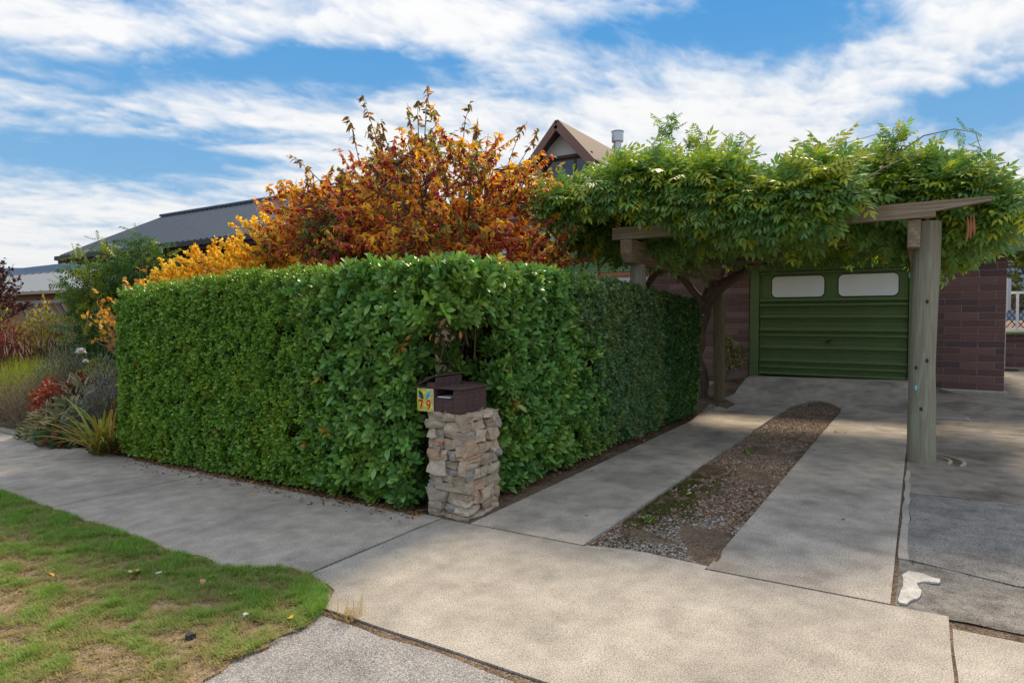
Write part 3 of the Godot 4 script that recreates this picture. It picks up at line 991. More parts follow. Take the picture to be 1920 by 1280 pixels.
# ---------------------------------------------------------------- houses on the left
func _far_left() -> void:
	var h := thing("dark_roofed_house", "long house with a dark blue grey ribbed metal roof behind the yellow tree", "house")
	bx("wall", P(-17.0, 7.9, -0.2), P(-9.2, 12.0, 2.95), mat(0.42, 0.30, 0.21, 0.9), h)
	var up := Vector3(0, 1.31, -2.6)
	obj("roof", corrugated(P(-17.75, 7.2, 2.98), P(-8.6, 7.2, 2.98), up, 0.2, 0.035), M.roofgrey, h)
	var back := Vector3(0, 1.31, 2.6)
	obj("roof", corrugated(P(-17.75, 12.4, 2.98), P(-8.6, 12.4, 2.98), back, 0.4, 0.035), M.roofgrey, h)
	bx("ridge_cap", P(-17.8, 9.68, 4.285), P(-8.55, 9.92, 4.35), M.roofgrey, h, 0.02)
	bx("fascia", P(-17.72, 7.16, 2.80), P(-8.6, 7.2, 2.97), M.plum, h)
	bx("gutter", P(-17.72, 7.08, 2.87), P(-8.6, 7.158, 2.97), M.black, h)
	bx("soffit", P(-17.72, 7.21, 2.82), P(-8.6, 7.9, 2.86), M.brown, h)
	for s in [-17.75, -8.62]:
		var b := Buf.new()
		var v := Vector3(0, 1.31, -2.6)
		b.box(P(s, 7.2, 2.88) + v * 0.5, Vector3(0.03, v.length() * 0.995, 0.17), Basis(Vector3(1, 0, 0), v.normalized(), Vector3(1, 0, 0).cross(v.normalized())), 0.004)
		obj("bargeboard", b, mat(0.16, 0.03, 0.025, 0.6), h)
	bx("end_gable", P(-16.99, 7.95, 2.96), P(-16.9, 11.9, 3.4), mat(0.42, 0.30, 0.21, 0.9), h)

	var k := thing("low_brick_house", "low tan brick house with a pale grey ribbed roof at the far left", "house")
	bx("wall", P(-36.0, 11.02, -0.3), P(-22.5, 15.5, 2.4), M.tan, k)
	rng.seed = 6
	var bb := Buf.new()
	for r in 15:
		for c in 24:
			var x := -29.2 + c * 0.26 + (0.13 if r % 2 else 0.0)
			bb.box(P(x, 11.0, 0.95 + r * 0.09), Vector3(0.245, 0.078, 0.05), Basis(), 0.0)
	var bo := obj("brick_face", bb, mat(0.40, 0.26, 0.135, 0.9), k)
	bo.set_meta("kind", "stuff")
	obj("roof", corrugated(P(-37, 10.3, 2.47), P(-22, 10.3, 2.47), Vector3(0, 1.08, -2.6), 0.75, 0.03), M.rooflight, k)
	obj("roof", corrugated(P(-37, 15.5, 2.47), P(-22, 15.5, 2.47), Vector3(0, 1.08, 2.6), 0.75, 0.03), M.rooflight, k)
	bx("ridge_cap", P(-37, 12.8, 3.52), P(-22, 13.0, 3.58), M.rooflight, k)
	bx("gutter", P(-37, 10.2, 2.36), P(-22, 10.3, 2.47), mat(0.33, 0.26, 0.2, 0.6), k)
	bx("soffit", P(-37, 10.32, 2.36), P(-22, 11.0, 2.39), M.brown, k)

	var t := thing("garden_deck", "raised timber deck with a leaning grey railing in front of the tan brick house", "deck")
	bx("platform", P(-24.0, 8.75, 1.02), P(-17.5, 10.9, 1.14), mat(0.22, 0.20, 0.18, 0.9), t)
	for x in [-23.7, -21.9, -20.1, -18.3]:
		bx("support", P(x, 8.9, -0.3), P(x + 0.15, 9.05, 1.02), M.brown, t)
	var off := Vector3(-0.42, 0, 0.25)
	var rail := mat(0.06, 0.068, 0.08, 0.8)
	var lay := func(called: String, a: Vector3, c: Vector3, w: float, m: Material) -> void:
		var q := Buf.new()
		var y := (c - a).normalized()
		q.box((a + c) * 0.5, Vector3(w, (c - a).length(), w), frame(y, Vector3(0, 0, 1)), 0.004)
		obj(called, q, m, t)
	lay.call("bottom_rail", P(-23.3, 8.7, 1.20), P(-17.6, 8.7, 1.20), 0.07, rail)
	lay.call("top_rail", P(-23.3, 8.7, 1.96) + off, P(-17.6, 8.7, 1.96) + off, 0.09, mat(0.2, 0.2, 0.2, 0.8))
	for q in 12:
		var x := -23.2 + q * 0.46
		lay.call("baluster" if q % 2 else "rail_post", P(x, 8.7, 1.2), P(x, 8.7, 1.95) + off, 0.035 if q % 2 else 0.08, rail)

# ---------------------------------------------------------------- right of the garage
func _right_side() -> void:
	var p := thing("white_gate_post", "white painted square post at the far corner of the garage", "post")
	bx("shaft", P(1.66, 19.0, 1.62), P(1.75, 19.09, 2.42), M.white, p)
	bx("plate", P(1.75, 19.01, 1.66), P(1.81, 19.05, 2.40), mat(0.6, 0.62, 0.66, 0.5), p)
	bx("foot", P(1.68, 19.01, 0.2), P(1.73, 19.08, 1.61), M.white, p)
	var f := thing("white_trellis_fence", "white framed trellis of dark diagonal laths above the low brick wall", "fence")
	bx("top_rail", P(1.82, 19.2, 2.05), P(4.6, 19.25, 2.11), M.white, f)
	bx("bottom_rail", P(1.68, 19.2, 1.16), P(4.6, 19.25, 1.21), M.white, f)
	for x in [1.93, 2.85, 3.77]:
		bx("upright", P(x, 19.19, 1.215), P(x + 0.05, 19.26, 2.045), M.white, f)
	var lath := mat(0.10, 0.06, 0.045, 0.8)
	for k in 26:
		for s in [-1.0, 1.0]:
			var b := Buf.new()
			var x0 := 1.70 + k * 0.11
			b.box(P(x0, 19.28 + 0.01 * s, 1.63), Vector3(0.02, 0.95, 0.008), Basis(Vector3(0, 0, 1), s * 0.62), 0.0)
			obj("lath", b, lath, f)
	var w := thing("low_brick_wall", "low dark brick wall with a green coping under the white trellis", "wall")
	bx("core", P(1.2, 19.42, 0), P(5.0, 19.6, 1.05), M.mortar, w)
	courses(w, 1.5, 3.4, 0.3, 1.06, 19.41, M.bricks, 9)
	bx("coping", P(1.2, 19.3, 1.08), P(5.0, 19.65, 1.15), M.greenlight, w, 0.01)
	var m := thing("door_mat", "dark flat mat lying on the paving before the low brick wall", "mat")
	bx("mat", P(1.55, 18.6, gh(1.7, 18.8) + 0.005), P(1.95, 18.95, gh(1.7, 18.8) + 0.03), M.black, m, 0.01)
	var n := thing("grey_roofed_house", "grey roofed house glimpsed over the vine at the right edge", "house")
	bx("wall", P(7.0, 32.0, 0), P(16.0, 38, 5.6), mat(0.35, 0.30, 0.26, 0.9), n)
	obj("roof", corrugated(P(6.5, 31.5, 5.5), P(16.5, 31.5, 5.5), Vector3(0, 1.8, -3.2), 0.5, 0.04), M.roofgrey, n)

# ---------------------------------------------------------------- pergola
func timber(called: String, a: Vector3, c: Vector3, h: float, w: float, m: Material, parent: Node3D) -> MeshInstance3D:
	var b := Buf.new()
	var len := (c - a).length()
	b.box(Vector3.ZERO, Vector3(len, h, w), Basis(), 0.008)
	var o := obj(called, b, m, parent, (a + c) * 0.5)
	var x := (c - a).normalized()
	var z := x.cross(Vector3.UP).normalized() if absf(x.y) < 0.9 else Vector3(0, 0, 1)
	o.basis = Basis(x, z.cross(x), z)
	return o

func log_post(called: String, at: Vector3, top: float, r0: float, r1: float, m: Material, parent: Node3D, sd: float) -> void:
	var b := Buf.new()
	var pts := []
	var rr := []
	var n := 14
	for k in n + 1:
		var t := float(k) / n
		pts.append(Vector3((top - at.y + 0.2) * t, 0.012 * sin(t * 4.0 + sd), 0.010 * cos(t * 3.0 + sd)))
		rr.append(lerpf(r0, r1, t) * (1.0 + 0.035 * sin(t * 9.0 + sd)))
	b.tube(pts, rr, 18, true, 0.03)
	var o := obj(called, b, m, parent, at - Vector3(0, 0.2, 0))
	o.basis = Basis(Vector3(0, 1, 0), Vector3(-1, 0, 0), Vector3(0, 0, 1))

func _pergola() -> void:
	var g := thing("timber_pergola", "weathered timber pergola of round posts and beams over the drive, under the vine", "pergola")
	log_post("round_post", P(0.045, 7.46, gh(0.05, 7.4)), 2.40, 0.120, 0.110, M.post, g, 0.0)
	log_post("round_post", P(-2.97, 7.55, gh(-3, 7.5)), 2.13, 0.105, 0.10, M.post, g, 2.0)
	log_post("round_post", P(-2.94, 11.3, gh(-3, 11.3)), 2.26, 0.10, 0.085, M.oldpost, g, 4.0)
	log_post("round_post", P(0.05, 11.4, gh(-0.05, 11.3)), 2.2, 0.12, 0.11, M.post, g, 5.0)
	# front beam with its stepped and tapered right end
	var poly := pv([-3.14, 2.405, 0.11, 2.405, 0.11, 2.462, 0.53, 2.515, 0.53, 2.553, -3.14, 2.545])
	for k in poly.size():
		poly[k] -= Vector2(-1.3, 2.47)
	obj("front_beam", prism(poly, -0.045, 0.045), M.beam, g, P(-1.3, 7.2, 2.47))
	timber("rear_beam", P(-3.3, 11.25, 2.47), P(0.5, 11.25, 2.47), 0.14, 0.09, M.beam, g)
	timber("side_beam", P(-0.06, 7.19, 2.265), P(-0.06, 11.7, 2.265), 0.265, 0.105, M.beam, g)
	var sb := prism(pv([-2.2, -0.02, -2.1, -0.12, -1.98, -0.14, 2.2, -0.14, 2.2, 0.14, -2.2, 0.14]), -0.07, 0.07)
	var o := obj("side_beam", sb, M.beam, g, P(-2.97, 9.37, 2.26))
	o.basis = Basis(Vector3(0, 0, -1), Vector3(0, 1, 0), Vector3(1, 0, 0))
	for d in [8.2, 9.25, 10.3]:
		timber("rafter", P(-3.4, d, 2.46), P(0.45, d, 2.46), 0.11, 0.06, M.beam, g)
	timber("post_cap", P(-3.08, 11.28, 2.27), P(-2.82, 11.28, 2.27), 0.12, 0.14, M.beam, g)
	for q in [[0.06, 7.33, 1.62], [0.07, 7.34, 1.05], [-0.02, 7.33, 0.98], [0.03, 7.33, 0.58]]:
		var b := Buf.new()
		b.sphere(Vector3.ZERO, Vector3(0.013, 0.02, 0.006), 5, 8)
		obj("knot", b, mat(0.05, 0.035, 0.025, 0.9), g, P(q[0], q[1] - 0.003, q[2]))
	var pb := Buf.new()
	pb.sphere(Vector3.ZERO, Vector3(0.013, 0.03, 0.004), 5, 8)
	obj("paint_mark", pb, mat(0.25, 0.55, 0.60, 0.6), g, P(-0.015, 7.336, 0.78))

# ---------------------------------------------------------------- letterbox pillar
func stone_mesh(m: Material, sd: int) -> ArrayMesh:
	rng.seed = sd
	var b := Buf.new()
	var g := {}
	var off := Vector3(R(0, 50), R(0, 50), R(0, 50))
	var at := func(x: int, y: int, z: int) -> Vector3:
		var p := Vector3(x, y, z)
		var q := p.normalized() * 1.15
		var r := p.lerp(q, 0.22)
		var e := Vector3(noi.get_noise_3d(off.x + r.x * 8, off.y + r.y * 8, off.z + r.z * 8), noi.get_noise_3d(off.y + r.x * 8, off.z + r.y * 8, off.x + r.z * 8), noi.get_noise_3d(off.z + r.x * 8, off.x + r.y * 8, off.y + r.z * 8))
		return (r + e * 0.62) * 0.5
	for ax in 3:
		var u := (ax + 1) % 3
		var w := (ax + 2) % 3
		for s in [-1, 1]:
			for a in [-1, 0]:
				for c in [-1, 0]:
					var q := []
					for k in [[0, 0], [1, 0], [1, 1], [0, 1]]:
						var id := [0, 0, 0]
						id[ax] = s
						id[u] = a + k[0]
						id[w] = c + k[1]
						q.append(at.call(id[0], id[1], id[2]))
					var hint: Vector3 = q[0] + q[1] + q[2] + q[3]
					b.tri(q[0], q[1], q[2], hint)
					b.tri(q[0], q[2], q[3], hint)
	return b.mesh(m)

func _pillar() -> void:
	var g := thing("stone_pillar", "squat pillar of rough tan and grey stones carrying the letterbox", "pillar")
	var tones := [[0.46, 0.36, 0.26], [0.40, 0.33, 0.25], [0.52, 0.43, 0.33], [0.42, 0.37, 0.30], [0.48, 0.34, 0.23], [0.34, 0.32, 0.29], [0.44, 0.38, 0.29], [0.54, 0.46, 0.37]]
	var stones := []
	for k in tones.size() * 2:
		var t: Array = tones[k % tones.size()]
		var m = tri_mat(speckle_tex(128, lin(t[0] * 0.98, t[1] * 0.95, t[2] * 0.92), 0.55, 260, lin(t[0] * 1.3, t[1] * 1.3, t[2] * 1.3), lin(t[0] * 0.55, t[1] * 0.52, t[2] * 0.5), 1.6, 100 + k), Vector3(1.3, 1.3, 1.3), 0.9, 0.5) if k < tones.size() else stones[k - tones.size()].surface_get_material(0)
		stones.append(stone_mesh(m, 200 + k))
	var s0 := -3.095
	var s1 := -2.765
	var d0 := 3.695
	var d1 := 4.10
	var base := gh(-2.9, 3.7) - 0.05
	var top := 0.755
	bx("mortar_core", P(s0 + 0.035, d0 + 0.035, base), P(s1 - 0.035, d1 - 0.035, top - 0.01), M.rockmortar, g, 0.02)
	rng.seed = 77
	for face in 4:
		var w := (s1 - s0) if face % 2 == 0 else (d1 - d0)
		var y := base
		while y < top - 0.02:
			var hgt := R(0.055, 0.11)
			if top - y - hgt < 0.045:
				hgt = top - y
			var x := -w * 0.5 - 0.012
			while x < w * 0.5 - 0.01:
				var ln := R(0.07, 0.21)
				if w * 0.5 - x - ln < 0.05:
					ln = w * 0.5 + 0.012 - x
				var rows := [[y, hgt]]
				if hgt > 0.09 and R(0, 1) < 0.3:
					var cut := R(0.4, 0.6)
					rows = [[y, hgt * cut], [y + hgt * cut, hgt * (1.0 - cut)]]
				for r in rows:
					var o := obj("stone", pick(stones), null, g)
					var deep := R(0.09, 0.13)
					var prj := R(-0.012, 0.012)
					var cx := x + ln * 0.5
					var cy: float = r[0] + r[1] * 0.5
					var pos: Vector3
					var yaw := 0.0
					match face:
						0: pos = P((s0 + s1) * 0.5 + cx, d0 + deep * 0.5 - prj - 0.012, cy)
						1:
							pos = P(s1 - deep * 0.5 + prj + 0.012, (d0 + d1) * 0.5 + cx, cy)
							yaw = PI * 0.5
						2: pos = P((s0 + s1) * 0.5 + cx, d1 - deep * 0.5 + prj + 0.012, cy)
						3:
							pos = P(s0 + deep * 0.5 - prj - 0.012, (d0 + d1) * 0.5 + cx, cy)
							yaw = PI * 0.5
					o.position = pos
					var fl := PI * (rng.randi() % 2)
					o.basis = Basis(Vector3.UP, yaw) * Basis(Vector3(0, 0, 1), R(-0.07, 0.07) + fl) * Basis(Vector3.UP, R(-0.12, 0.12)) * Basis.from_scale(Vector3(ln * 0.99, r[1] * 0.95, deep * 1.05))
				x += ln
			y += hgt
	# loose flat stones and mortar on the top
	for k in 7:
		var o := obj("stone", pick(stones), null, g, P(R(s0 + 0.06, s1 - 0.05), R(d0 + 0.05, d1 - 0.05), top - 0.005))
		o.basis = Basis(Vector3.UP, R(0, TAU)) * Basis.from_scale(Vector3(0.14, 0.05, 0.12))
	# orange lichen
	var lb := Buf.new()
	for k in 5:
		lb.sphere(P(s0 + 0.05 + 0.017 * k + R(-0.004, 0.004), d0 - 0.006, 0.545 - 0.003 * k + R(-0.006, 0.006)), Vector3(0.011, 0.007, 0.016), 4, 7)
	obj("lichen", lb, mat(0.60, 0.13, 0.02, 0.9), g)

func paint_plaque() -> ImageTexture:
	var n := 128
	var im := Image.create(n, n, false, Image.FORMAT_RGB8)
	var f := FastNoiseLite.new()
	f.seed = 4
	f.frequency = 0.03
	var disc := func(x: float, y: float, rx: float, ry: float, an: float, c: Color) -> void:
		for yy in range(int(y - rx - ry), int(y + rx + ry) + 1):
			for xx in range(int(x - rx - ry), int(x + rx + ry) + 1):
				if xx < 0 or yy < 0 or xx >= n or yy >= n:
					continue
				var q := Vector2(xx - x, yy - y).rotated(-an)
				if q.x * q.x / (rx * rx) + q.y * q.y / (ry * ry) < 1.0:
					im.set_pixel(xx, yy, c)
	for y in n:
		for x in n:
			var t := f.get_noise_2d(x, y)
			var u := f.get_noise_2d(x + 200, y)
			var c := Color(0.78, 0.80, 0.22).lerp(Color(0.55, 0.75, 0.30), sm(0.0, 0.3, t)).lerp(Color(0.92, 0.62, 0.55), sm(0.15, 0.35, u)).lerp(Color(0.90, 0.87, 0.55), sm(0.1, 0.4, -t))
			im.set_pixel(x, y, c)
	# a dark green bird and a pale blue one
	disc.call(34, 38, 22, 17, 0.9, Color(0.05, 0.42, 0.20))
	disc.call(27, 29, 13, 11, 0.9, Color(0.06, 0.15, 0.45))
	disc.call(19, 19, 7, 7, 0, Color(0.04, 0.06, 0.22))
	disc.call(44, 51, 12, 4, 0.6, Color(0.04, 0.10, 0.10))
	disc.call(93, 33, 22, 13, -0.9, Color(0.15, 0.66, 0.85))
	disc.call(103, 22, 10, 6, -0.9, Color(0.25, 0.74, 0.90))
	disc.call(82, 50, 12, 4, -0.9, Color(0.05, 0.45, 0.70))
	disc.call(110, 12, 5, 5, 0, Color(0.12, 0.60, 0.82))
	var red := Color(0.84, 0.09, 0.06)
	var line := func(pts: Array, r: float) -> void:
		for k in pts.size() - 1:
			for e in 24:
				var p: Vector2 = pts[k].lerp(pts[k + 1], e / 23.0)
				disc.call(p.x, p.y, r, r, 0, red)
	line.call([Vector2(16, 68), Vector2(44, 66), Vector2(36, 90), Vector2(30, 113)], 6.0)
	var o := []
	for k in 17:
		o.append(Vector2(93, 78) + Vector2(cos(TAU * k / 16), sin(TAU * k / 16)) * Vector2(12, 13))
	line.call(o, 5.4)
	line.call([Vector2(105, 78), Vector2(104, 98), Vector2(92, 113)], 5.6)
	return ImageTexture.create_from_image(im)

func _letterbox() -> void:
	var g := thing("letterbox", "dark plum brown wooden letterbox of boards on top of the stone pillar", "letterbox")
	var y0 := 0.762
	var f := 3.672
	var grain := wood_tex(128, lin(0.06, 0.035, 0.034), lin(0.115, 0.068, 0.065), lin(0.085, 0.05, 0.049), 21)
	var w := tri_mat(grain, Vector3(4, 4, 4), 0.75, 0.15)
	bx("floor_board", P(-3.17, f + 0.016, y0), P(-2.81, f + 0.33, y0 + 0.012), w, g)
	# right compartment: boards under the slot, a rail above it, and the slot's dark inside
	for q in [[-3.03, -2.955], [-2.953, -2.862], [-2.860, -2.795]]:
		var hi := y0 + 0.098 if q[1] < -2.86 else y0 + 0.172
		bx("front_board", P(q[0], f, y0), P(q[1], f + 0.015, hi), w, g, 0.003)
	bx("slot_sill", P(-3.03, f - 0.004, y0 + 0.096), P(-2.862, f + 0.03, y0 + 0.105), w, g, 0.002)
	bx("back_board", P(-3.17, f + 0.318, y0 + 0.012), P(-2.81, f + 0.332, y0 + 0.20), w, g, 0.003)
	for k in 4:
		bx("side_board", P(-2.811, f + 0.016 + k * 0.0795, y0), P(-2.795, f + 0.0935 + k * 0.0795, y0 + 0.172), w, g, 0.003)
	var lid := obj("lid", bxm(Vector3(0.252, 0.012, 0.356), w, 0.003), w, g, P(-2.908, f + 0.166, y0 + 0.180))
	lid.rotation = Vector3(0.01, 0, 0)
	# left compartment, taller, with a sloping roof
	for q in [[-3.185, -3.11], [-3.108, -3.033]]:
		bx("front_board", P(q[0], f + 0.002, y0), P(q[1], f + 0.017, y0 + 0.182 + (q[0] + 3.185) * 0.45), w, g, 0.003)
	for k in 4:
		bx("inner_board", P(-3.046, f + 0.018 + k * 0.0795, y0 + 0.012), P(-3.032, f + 0.0955 + k * 0.0795, y0 + 0.252), w, g, 0.003)
	bx("side_board", P(-3.185, f + 0.018, y0), P(-3.17, f + 0.33, y0 + 0.175), w, g, 0.003)
	var roof := obj("sloping_roof", bxm(Vector3(0.192, 0.010, 0.36), w, 0.003), w, g, P(-3.118, f + 0.158, y0 + 0.228))
	roof.rotation = Vector3(0, 0, 0.43)
	var mail := thing("envelope", "white envelope lying in the letterbox slot", "envelope")
	bx("paper", P(-3.01, f + 0.005, y0 + 0.108), P(-2.89, f + 0.2, y0 + 0.114), mat(0.78, 0.78, 0.80, 0.6), mail, 0.001)
	var pm := StandardMaterial3D.new()
	pm.albedo_texture = paint_plaque()
	pm.roughness = 0.35
	var pl := thing("number_plaque", "hand painted yellow tile with two birds and a red 79 on the letterbox", "house number")
	bx("tile", P(-3.196, f - 0.010, y0 - 0.004), P(-3.040, f + 0.0, y0 + 0.168), mat(0.7, 0.68, 0.4, 0.4), pl, 0.002)
	var q := Buf.new()
	var z := -(f - 0.0115)
	var c := [Vector3(-3.194, y0 - 0.002, z), Vector3(-3.042, y0 - 0.002, z), Vector3(-3.042, y0 + 0.166, z), Vector3(-3.194, y0 + 0.166, z)]
	var t := [Vector2(0, 1), Vector2(1, 1), Vector2(1, 0), Vector2(0, 0)]
	for k in 4:
		q.vuv(c[k], Vector3(0, 0, 1), t[k])
	q.stri(0, 1, 2)
	q.stri(0, 2, 3)
	obj("painted_face", q, pm, pl)

# ---------------------------------------------------------------- hedges
func hedge_top(s: float, d: float) -> float:
	var t := lerpf(1.79, 1.88, sm(-7.6, -5.2, s))
	if d > 4.6:
		t = lerpf(1.90, 1.75, sm(6.2, 9.6, d))
	elif s > -4.0:
		t = 1.89
	return t + 0.025 * noi.get_noise_2d(s * 40.0, d * 40.0)

# 0 fine-leaved, 1 laurel, 2 pale, 3 dark
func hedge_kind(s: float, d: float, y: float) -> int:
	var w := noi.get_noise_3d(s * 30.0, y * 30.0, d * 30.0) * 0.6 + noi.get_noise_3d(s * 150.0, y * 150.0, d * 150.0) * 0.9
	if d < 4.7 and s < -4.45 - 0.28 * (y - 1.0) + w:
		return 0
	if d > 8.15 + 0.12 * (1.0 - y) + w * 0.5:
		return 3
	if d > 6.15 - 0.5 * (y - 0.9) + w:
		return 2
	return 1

func _hedges() -> void:
	var upper := pv([-7.66, 3.78, -7.60, 3.66, -7.44, 3.60, -3.12, 3.60, -2.95, 3.68, -2.87, 3.85, -2.85, 4.1, -2.83, 9.7, -2.95, 9.9, -3.2, 9.95, -3.6, 9.9, -3.72, 9.7, -3.75, 4.6, -7.54, 4.55, -7.68, 4.3])
	var lower := pv([-7.66, 3.78, -7.60, 3.66, -7.44, 3.60, -3.27, 3.60, -3.27, 3.72, -3.46, 4.05, -3.30, 4.48, -3.0, 4.40, -2.86, 4.30, -2.83, 9.7, -2.95, 9.9, -3.2, 9.95, -3.6, 9.9, -3.72, 9.7, -3.75, 4.6, -7.54, 4.55, -7.68, 4.3])
	var names := [["fine_leaved_hedge", "small leaved bright green clipped hedge at the left end by the flax"], ["laurel_hedge", "big leaved laurel hedge wrapping the corner behind the stone letterbox pillar"],
		["pale_leaved_hedge", "stretch of pale grey green small leaved hedge between laurel and dark hedge"], ["dark_hedge", "darkest end of the hedge, nearest the garage and the vine trunk"]]
	var things := []
	for k in 4:
		things.append(thing(names[k][0], names[k][1], "hedge", Vector3.ZERO, "clipped hedges along the boundary"))
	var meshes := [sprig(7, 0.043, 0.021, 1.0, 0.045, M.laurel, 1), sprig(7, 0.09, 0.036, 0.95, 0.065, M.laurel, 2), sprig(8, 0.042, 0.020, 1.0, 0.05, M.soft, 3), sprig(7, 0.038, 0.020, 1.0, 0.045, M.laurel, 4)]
	var dens := [1250.0, 330.0, 1300.0, 1500.0]
	var xf: Array = []
	var cols: Array = []
	for k in 4:
		var t: Array[Transform3D] = []
		xf.append(t)
		cols.append(PackedColorArray())
	var spots := []
	rng.seed = 40
	var put := func(pos: Vector3, nrm: Vector3, share: float) -> void:
		var k := hedge_kind(pos.x, -pos.z, pos.y)
		if R(0, 1500.0) > dens[k] * share:
			return
		var lump := 0.05 * noi.get_noise_3d(pos.x * 55.0, pos.y * 55.0, pos.z * 55.0)
		var hole := noi.get_noise_3d(pos.x * 120.0 + 50.0, pos.y * 120.0, pos.z * 120.0)
		if hole > 0.25:
			lump -= 0.15 * sm(0.25, 0.4, hole)
		var deep := pow(R(0, 1), 1.3) * (0.13 if k == 1 else 0.08)
		var p := pos + nrm * (lump - deep + 0.01)
		var ax := (nrm * R(0.5, 1.0) + Vector3.UP * R(0.1, 0.7) + rdir() * 0.55).normalized()
		var t := Transform3D(frame(ax, rdir(), R(0.75, 1.2) * (lerpf(0.62, 1.0, sm(-4.9, -3.8, pos.x)) if k == 1 and pos.z > -4.7 else lerpf(1.0, 0.7, sm(5.2, 6.6, -pos.z)) if k == 1 else 1.0)), p - ax * 0.03)
		xf[k].append(t)
		var c: Color
		var warm := noi.get_noise_3d(pos.x * 25.0, pos.y * 25.0 + 90.0, pos.z * 25.0)
		match k:
			0: c = Color(0.22, 0.39, 0.048).lerp(Color(0.13, 0.29, 0.042), R(0, 1))
			1: c = Color(0.20, 0.40, 0.085).lerp(Color(0.12, 0.29, 0.068), R(0, 1))
			2: c = Color(0.24, 0.39, 0.18).lerp(Color(0.16, 0.30, 0.13), R(0, 1))
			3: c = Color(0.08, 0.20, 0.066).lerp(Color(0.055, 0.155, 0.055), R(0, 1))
		c = c.lerp(Color(c.r * 1.5, c.g * 1.15, c.b * 0.7), clampf(warm * 1.5, 0, 0.6))
		if R(0, 1) < 0.16:
			c = c.lerp(Color(0.26, 0.44, 0.06), 0.6)
		if R(0, 1) < 0.004:
			c = pick([Color(0.45, 0.20, 0.04), Color(0.5, 0.36, 0.04), Color(0.25, 0.10, 0.03)])
		cols[k].append(jig(c, 0.28))
		if k == 1 and deep < 0.02 and spots.size() < 4000 and nrm.y < 0.9:
			spots.append([p, nrm, c])
	for poly in [upper, lower]:
		for k in poly.size():
			var a: Vector2 = poly[k]
			var b: Vector2 = poly[(k + 1) % poly.size()]
			var len := (b - a).length()
			var out := Vector2((b - a).y, -(b - a).x).normalized()
			if Geometry2D.is_point_in_polygon((a + b) * 0.5 + out * 0.01, poly):
				out = -out
			var mid := (a + b) * 0.5
			var share := 1.0
			if poly == lower and mid.x > -3.47 and mid.x < -2.9 and mid.y > 3.65 and mid.y < 4.5:
				share = 0.4
			if mid.y > 4.4 and mid.x < -3.5:
				share = 0.3
			var count := int(len * 1.9 * 1500.0 * 1.75)
			for e in count:
				var p := a.lerp(b, R(0, 1))
				var top := hedge_top(p.x, p.y)
				var g := gh(p.x, 3.5)
				var y := R(0.0, 1.9)
				var cut := 1.43 + 0.08 * noi.get_noise_2d(p.x * 90.0, p.y * 90.0)
				if poly == upper and y < cut or poly == lower and y >= cut or y > top:
					continue
				var edge := sm(top - 0.14, top, y)
				var foot := 0.05 * sm(0.3, 0.0, y) + 0.10 * edge * edge
				var nn := Vector3(out.x, 0.75 * edge, -out.y).normalized()
				put.call(Vector3(p.x - out.x * foot, maxf(y, 0.05) + g, -(p.y - out.y * foot)), nn, share)
	# the top, and the underside of the overhang above the letterbox
	for e in 26000:
		var p := Vector2(R(-7.7, -2.8), R(3.55, 10.0))
		if Geometry2D.is_point_in_polygon(p, upper):
			put.call(P(p.x, p.y, hedge_top(p.x, p.y) - 0.01), Vector3(0, 1, 0), 1.0)
	for e in 500:
		var p := Vector2(R(-3.26, -2.88), R(3.62, 4.28))
		if Geometry2D.is_point_in_polygon(p, upper) and not Geometry2D.is_point_in_polygon(p, lower):
			put.call(P(p.x, p.y, 1.47 + R(-0.03, 0.10)), Vector3(R(-0.3, 0.3), -0.8, R(0, 0.5)).normalized(), 0.5)
	for k in 4:
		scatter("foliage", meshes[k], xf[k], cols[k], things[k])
	# the laurel leaves that show largest are leaves of their own
	var kinds := []
	for k in 4:
		kinds.append(one_leaf(0.092 + 0.006 * k, 0.037 + 0.002 * k, null, 0.22, 0.1 + 0.12 * k, 4, 1.35))
	var tones := []
	for c in [[0.17, 0.37, 0.085], [0.12, 0.29, 0.07], [0.24, 0.44, 0.09], [0.15, 0.34, 0.08]]:
		var m := leaf_mat(0.42, 0.45)
		m.albedo_color = lin(c[0], c[1], c[2])
		tones.append(m)
	var near := []
	for q in spots:
		if q[0].z > -5.4 and q[0].x > -4.2 and (q[1].z > 0.3 or q[1].x > 0.3):
			near.append(q)
	for k in mini(290, near.size()):
		var q: Array = near[(k * 7) % near.size()]
		var nrm: Vector3 = q[1]
		var o := obj("leaf", kinds[k % 4], null, things[1])
		o.material_override = tones[rng.randi() % 4]
		var dir := (nrm * R(0.2, 0.6) + rdir() * 0.8 + Vector3(0, R(-0.4, 0.5), 0)).normalized()
		o.transform = Transform3D(frame(dir, (nrm + Vector3.UP * 0.6 + rdir() * 0.3), R(0.85, 1.15)), q[0] + nrm * 0.02)
	# a few browned leaves in the hollow over the letterbox
	var drys := [mat(0.42, 0.16, 0.04, 0.7), mat(0.5, 0.30, 0.05, 0.7), mat(0.22, 0.10, 0.05, 0.8)]
	for k in 18:
		var o := obj("dead_leaf", kinds[k % 4], null, things[1])
		o.material_override = drys[k % 3]
		o.transform = Transform3D(frame(Vector3(R(-0.6, 0.6), -0.7, R(0.1, 0.8)), Vector3(R(-0.9, 0.9), 0.5, 1), R(0.45, 0.8)), P(R(-3.38, -2.86), R(3.62, 4.0), R(1.30, 1.62)))
	# added solid fill so no sky shows; inner shade is in its colour
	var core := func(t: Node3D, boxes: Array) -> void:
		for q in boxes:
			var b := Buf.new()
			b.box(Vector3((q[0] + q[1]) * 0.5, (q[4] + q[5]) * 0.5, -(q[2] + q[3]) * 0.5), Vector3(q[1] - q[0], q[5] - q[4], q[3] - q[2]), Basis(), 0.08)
			obj("shade_core", b, M.core, t)
	core.call(things[0], [[-7.48, -4.5, 3.80, 4.40, 0.05, 1.60]])
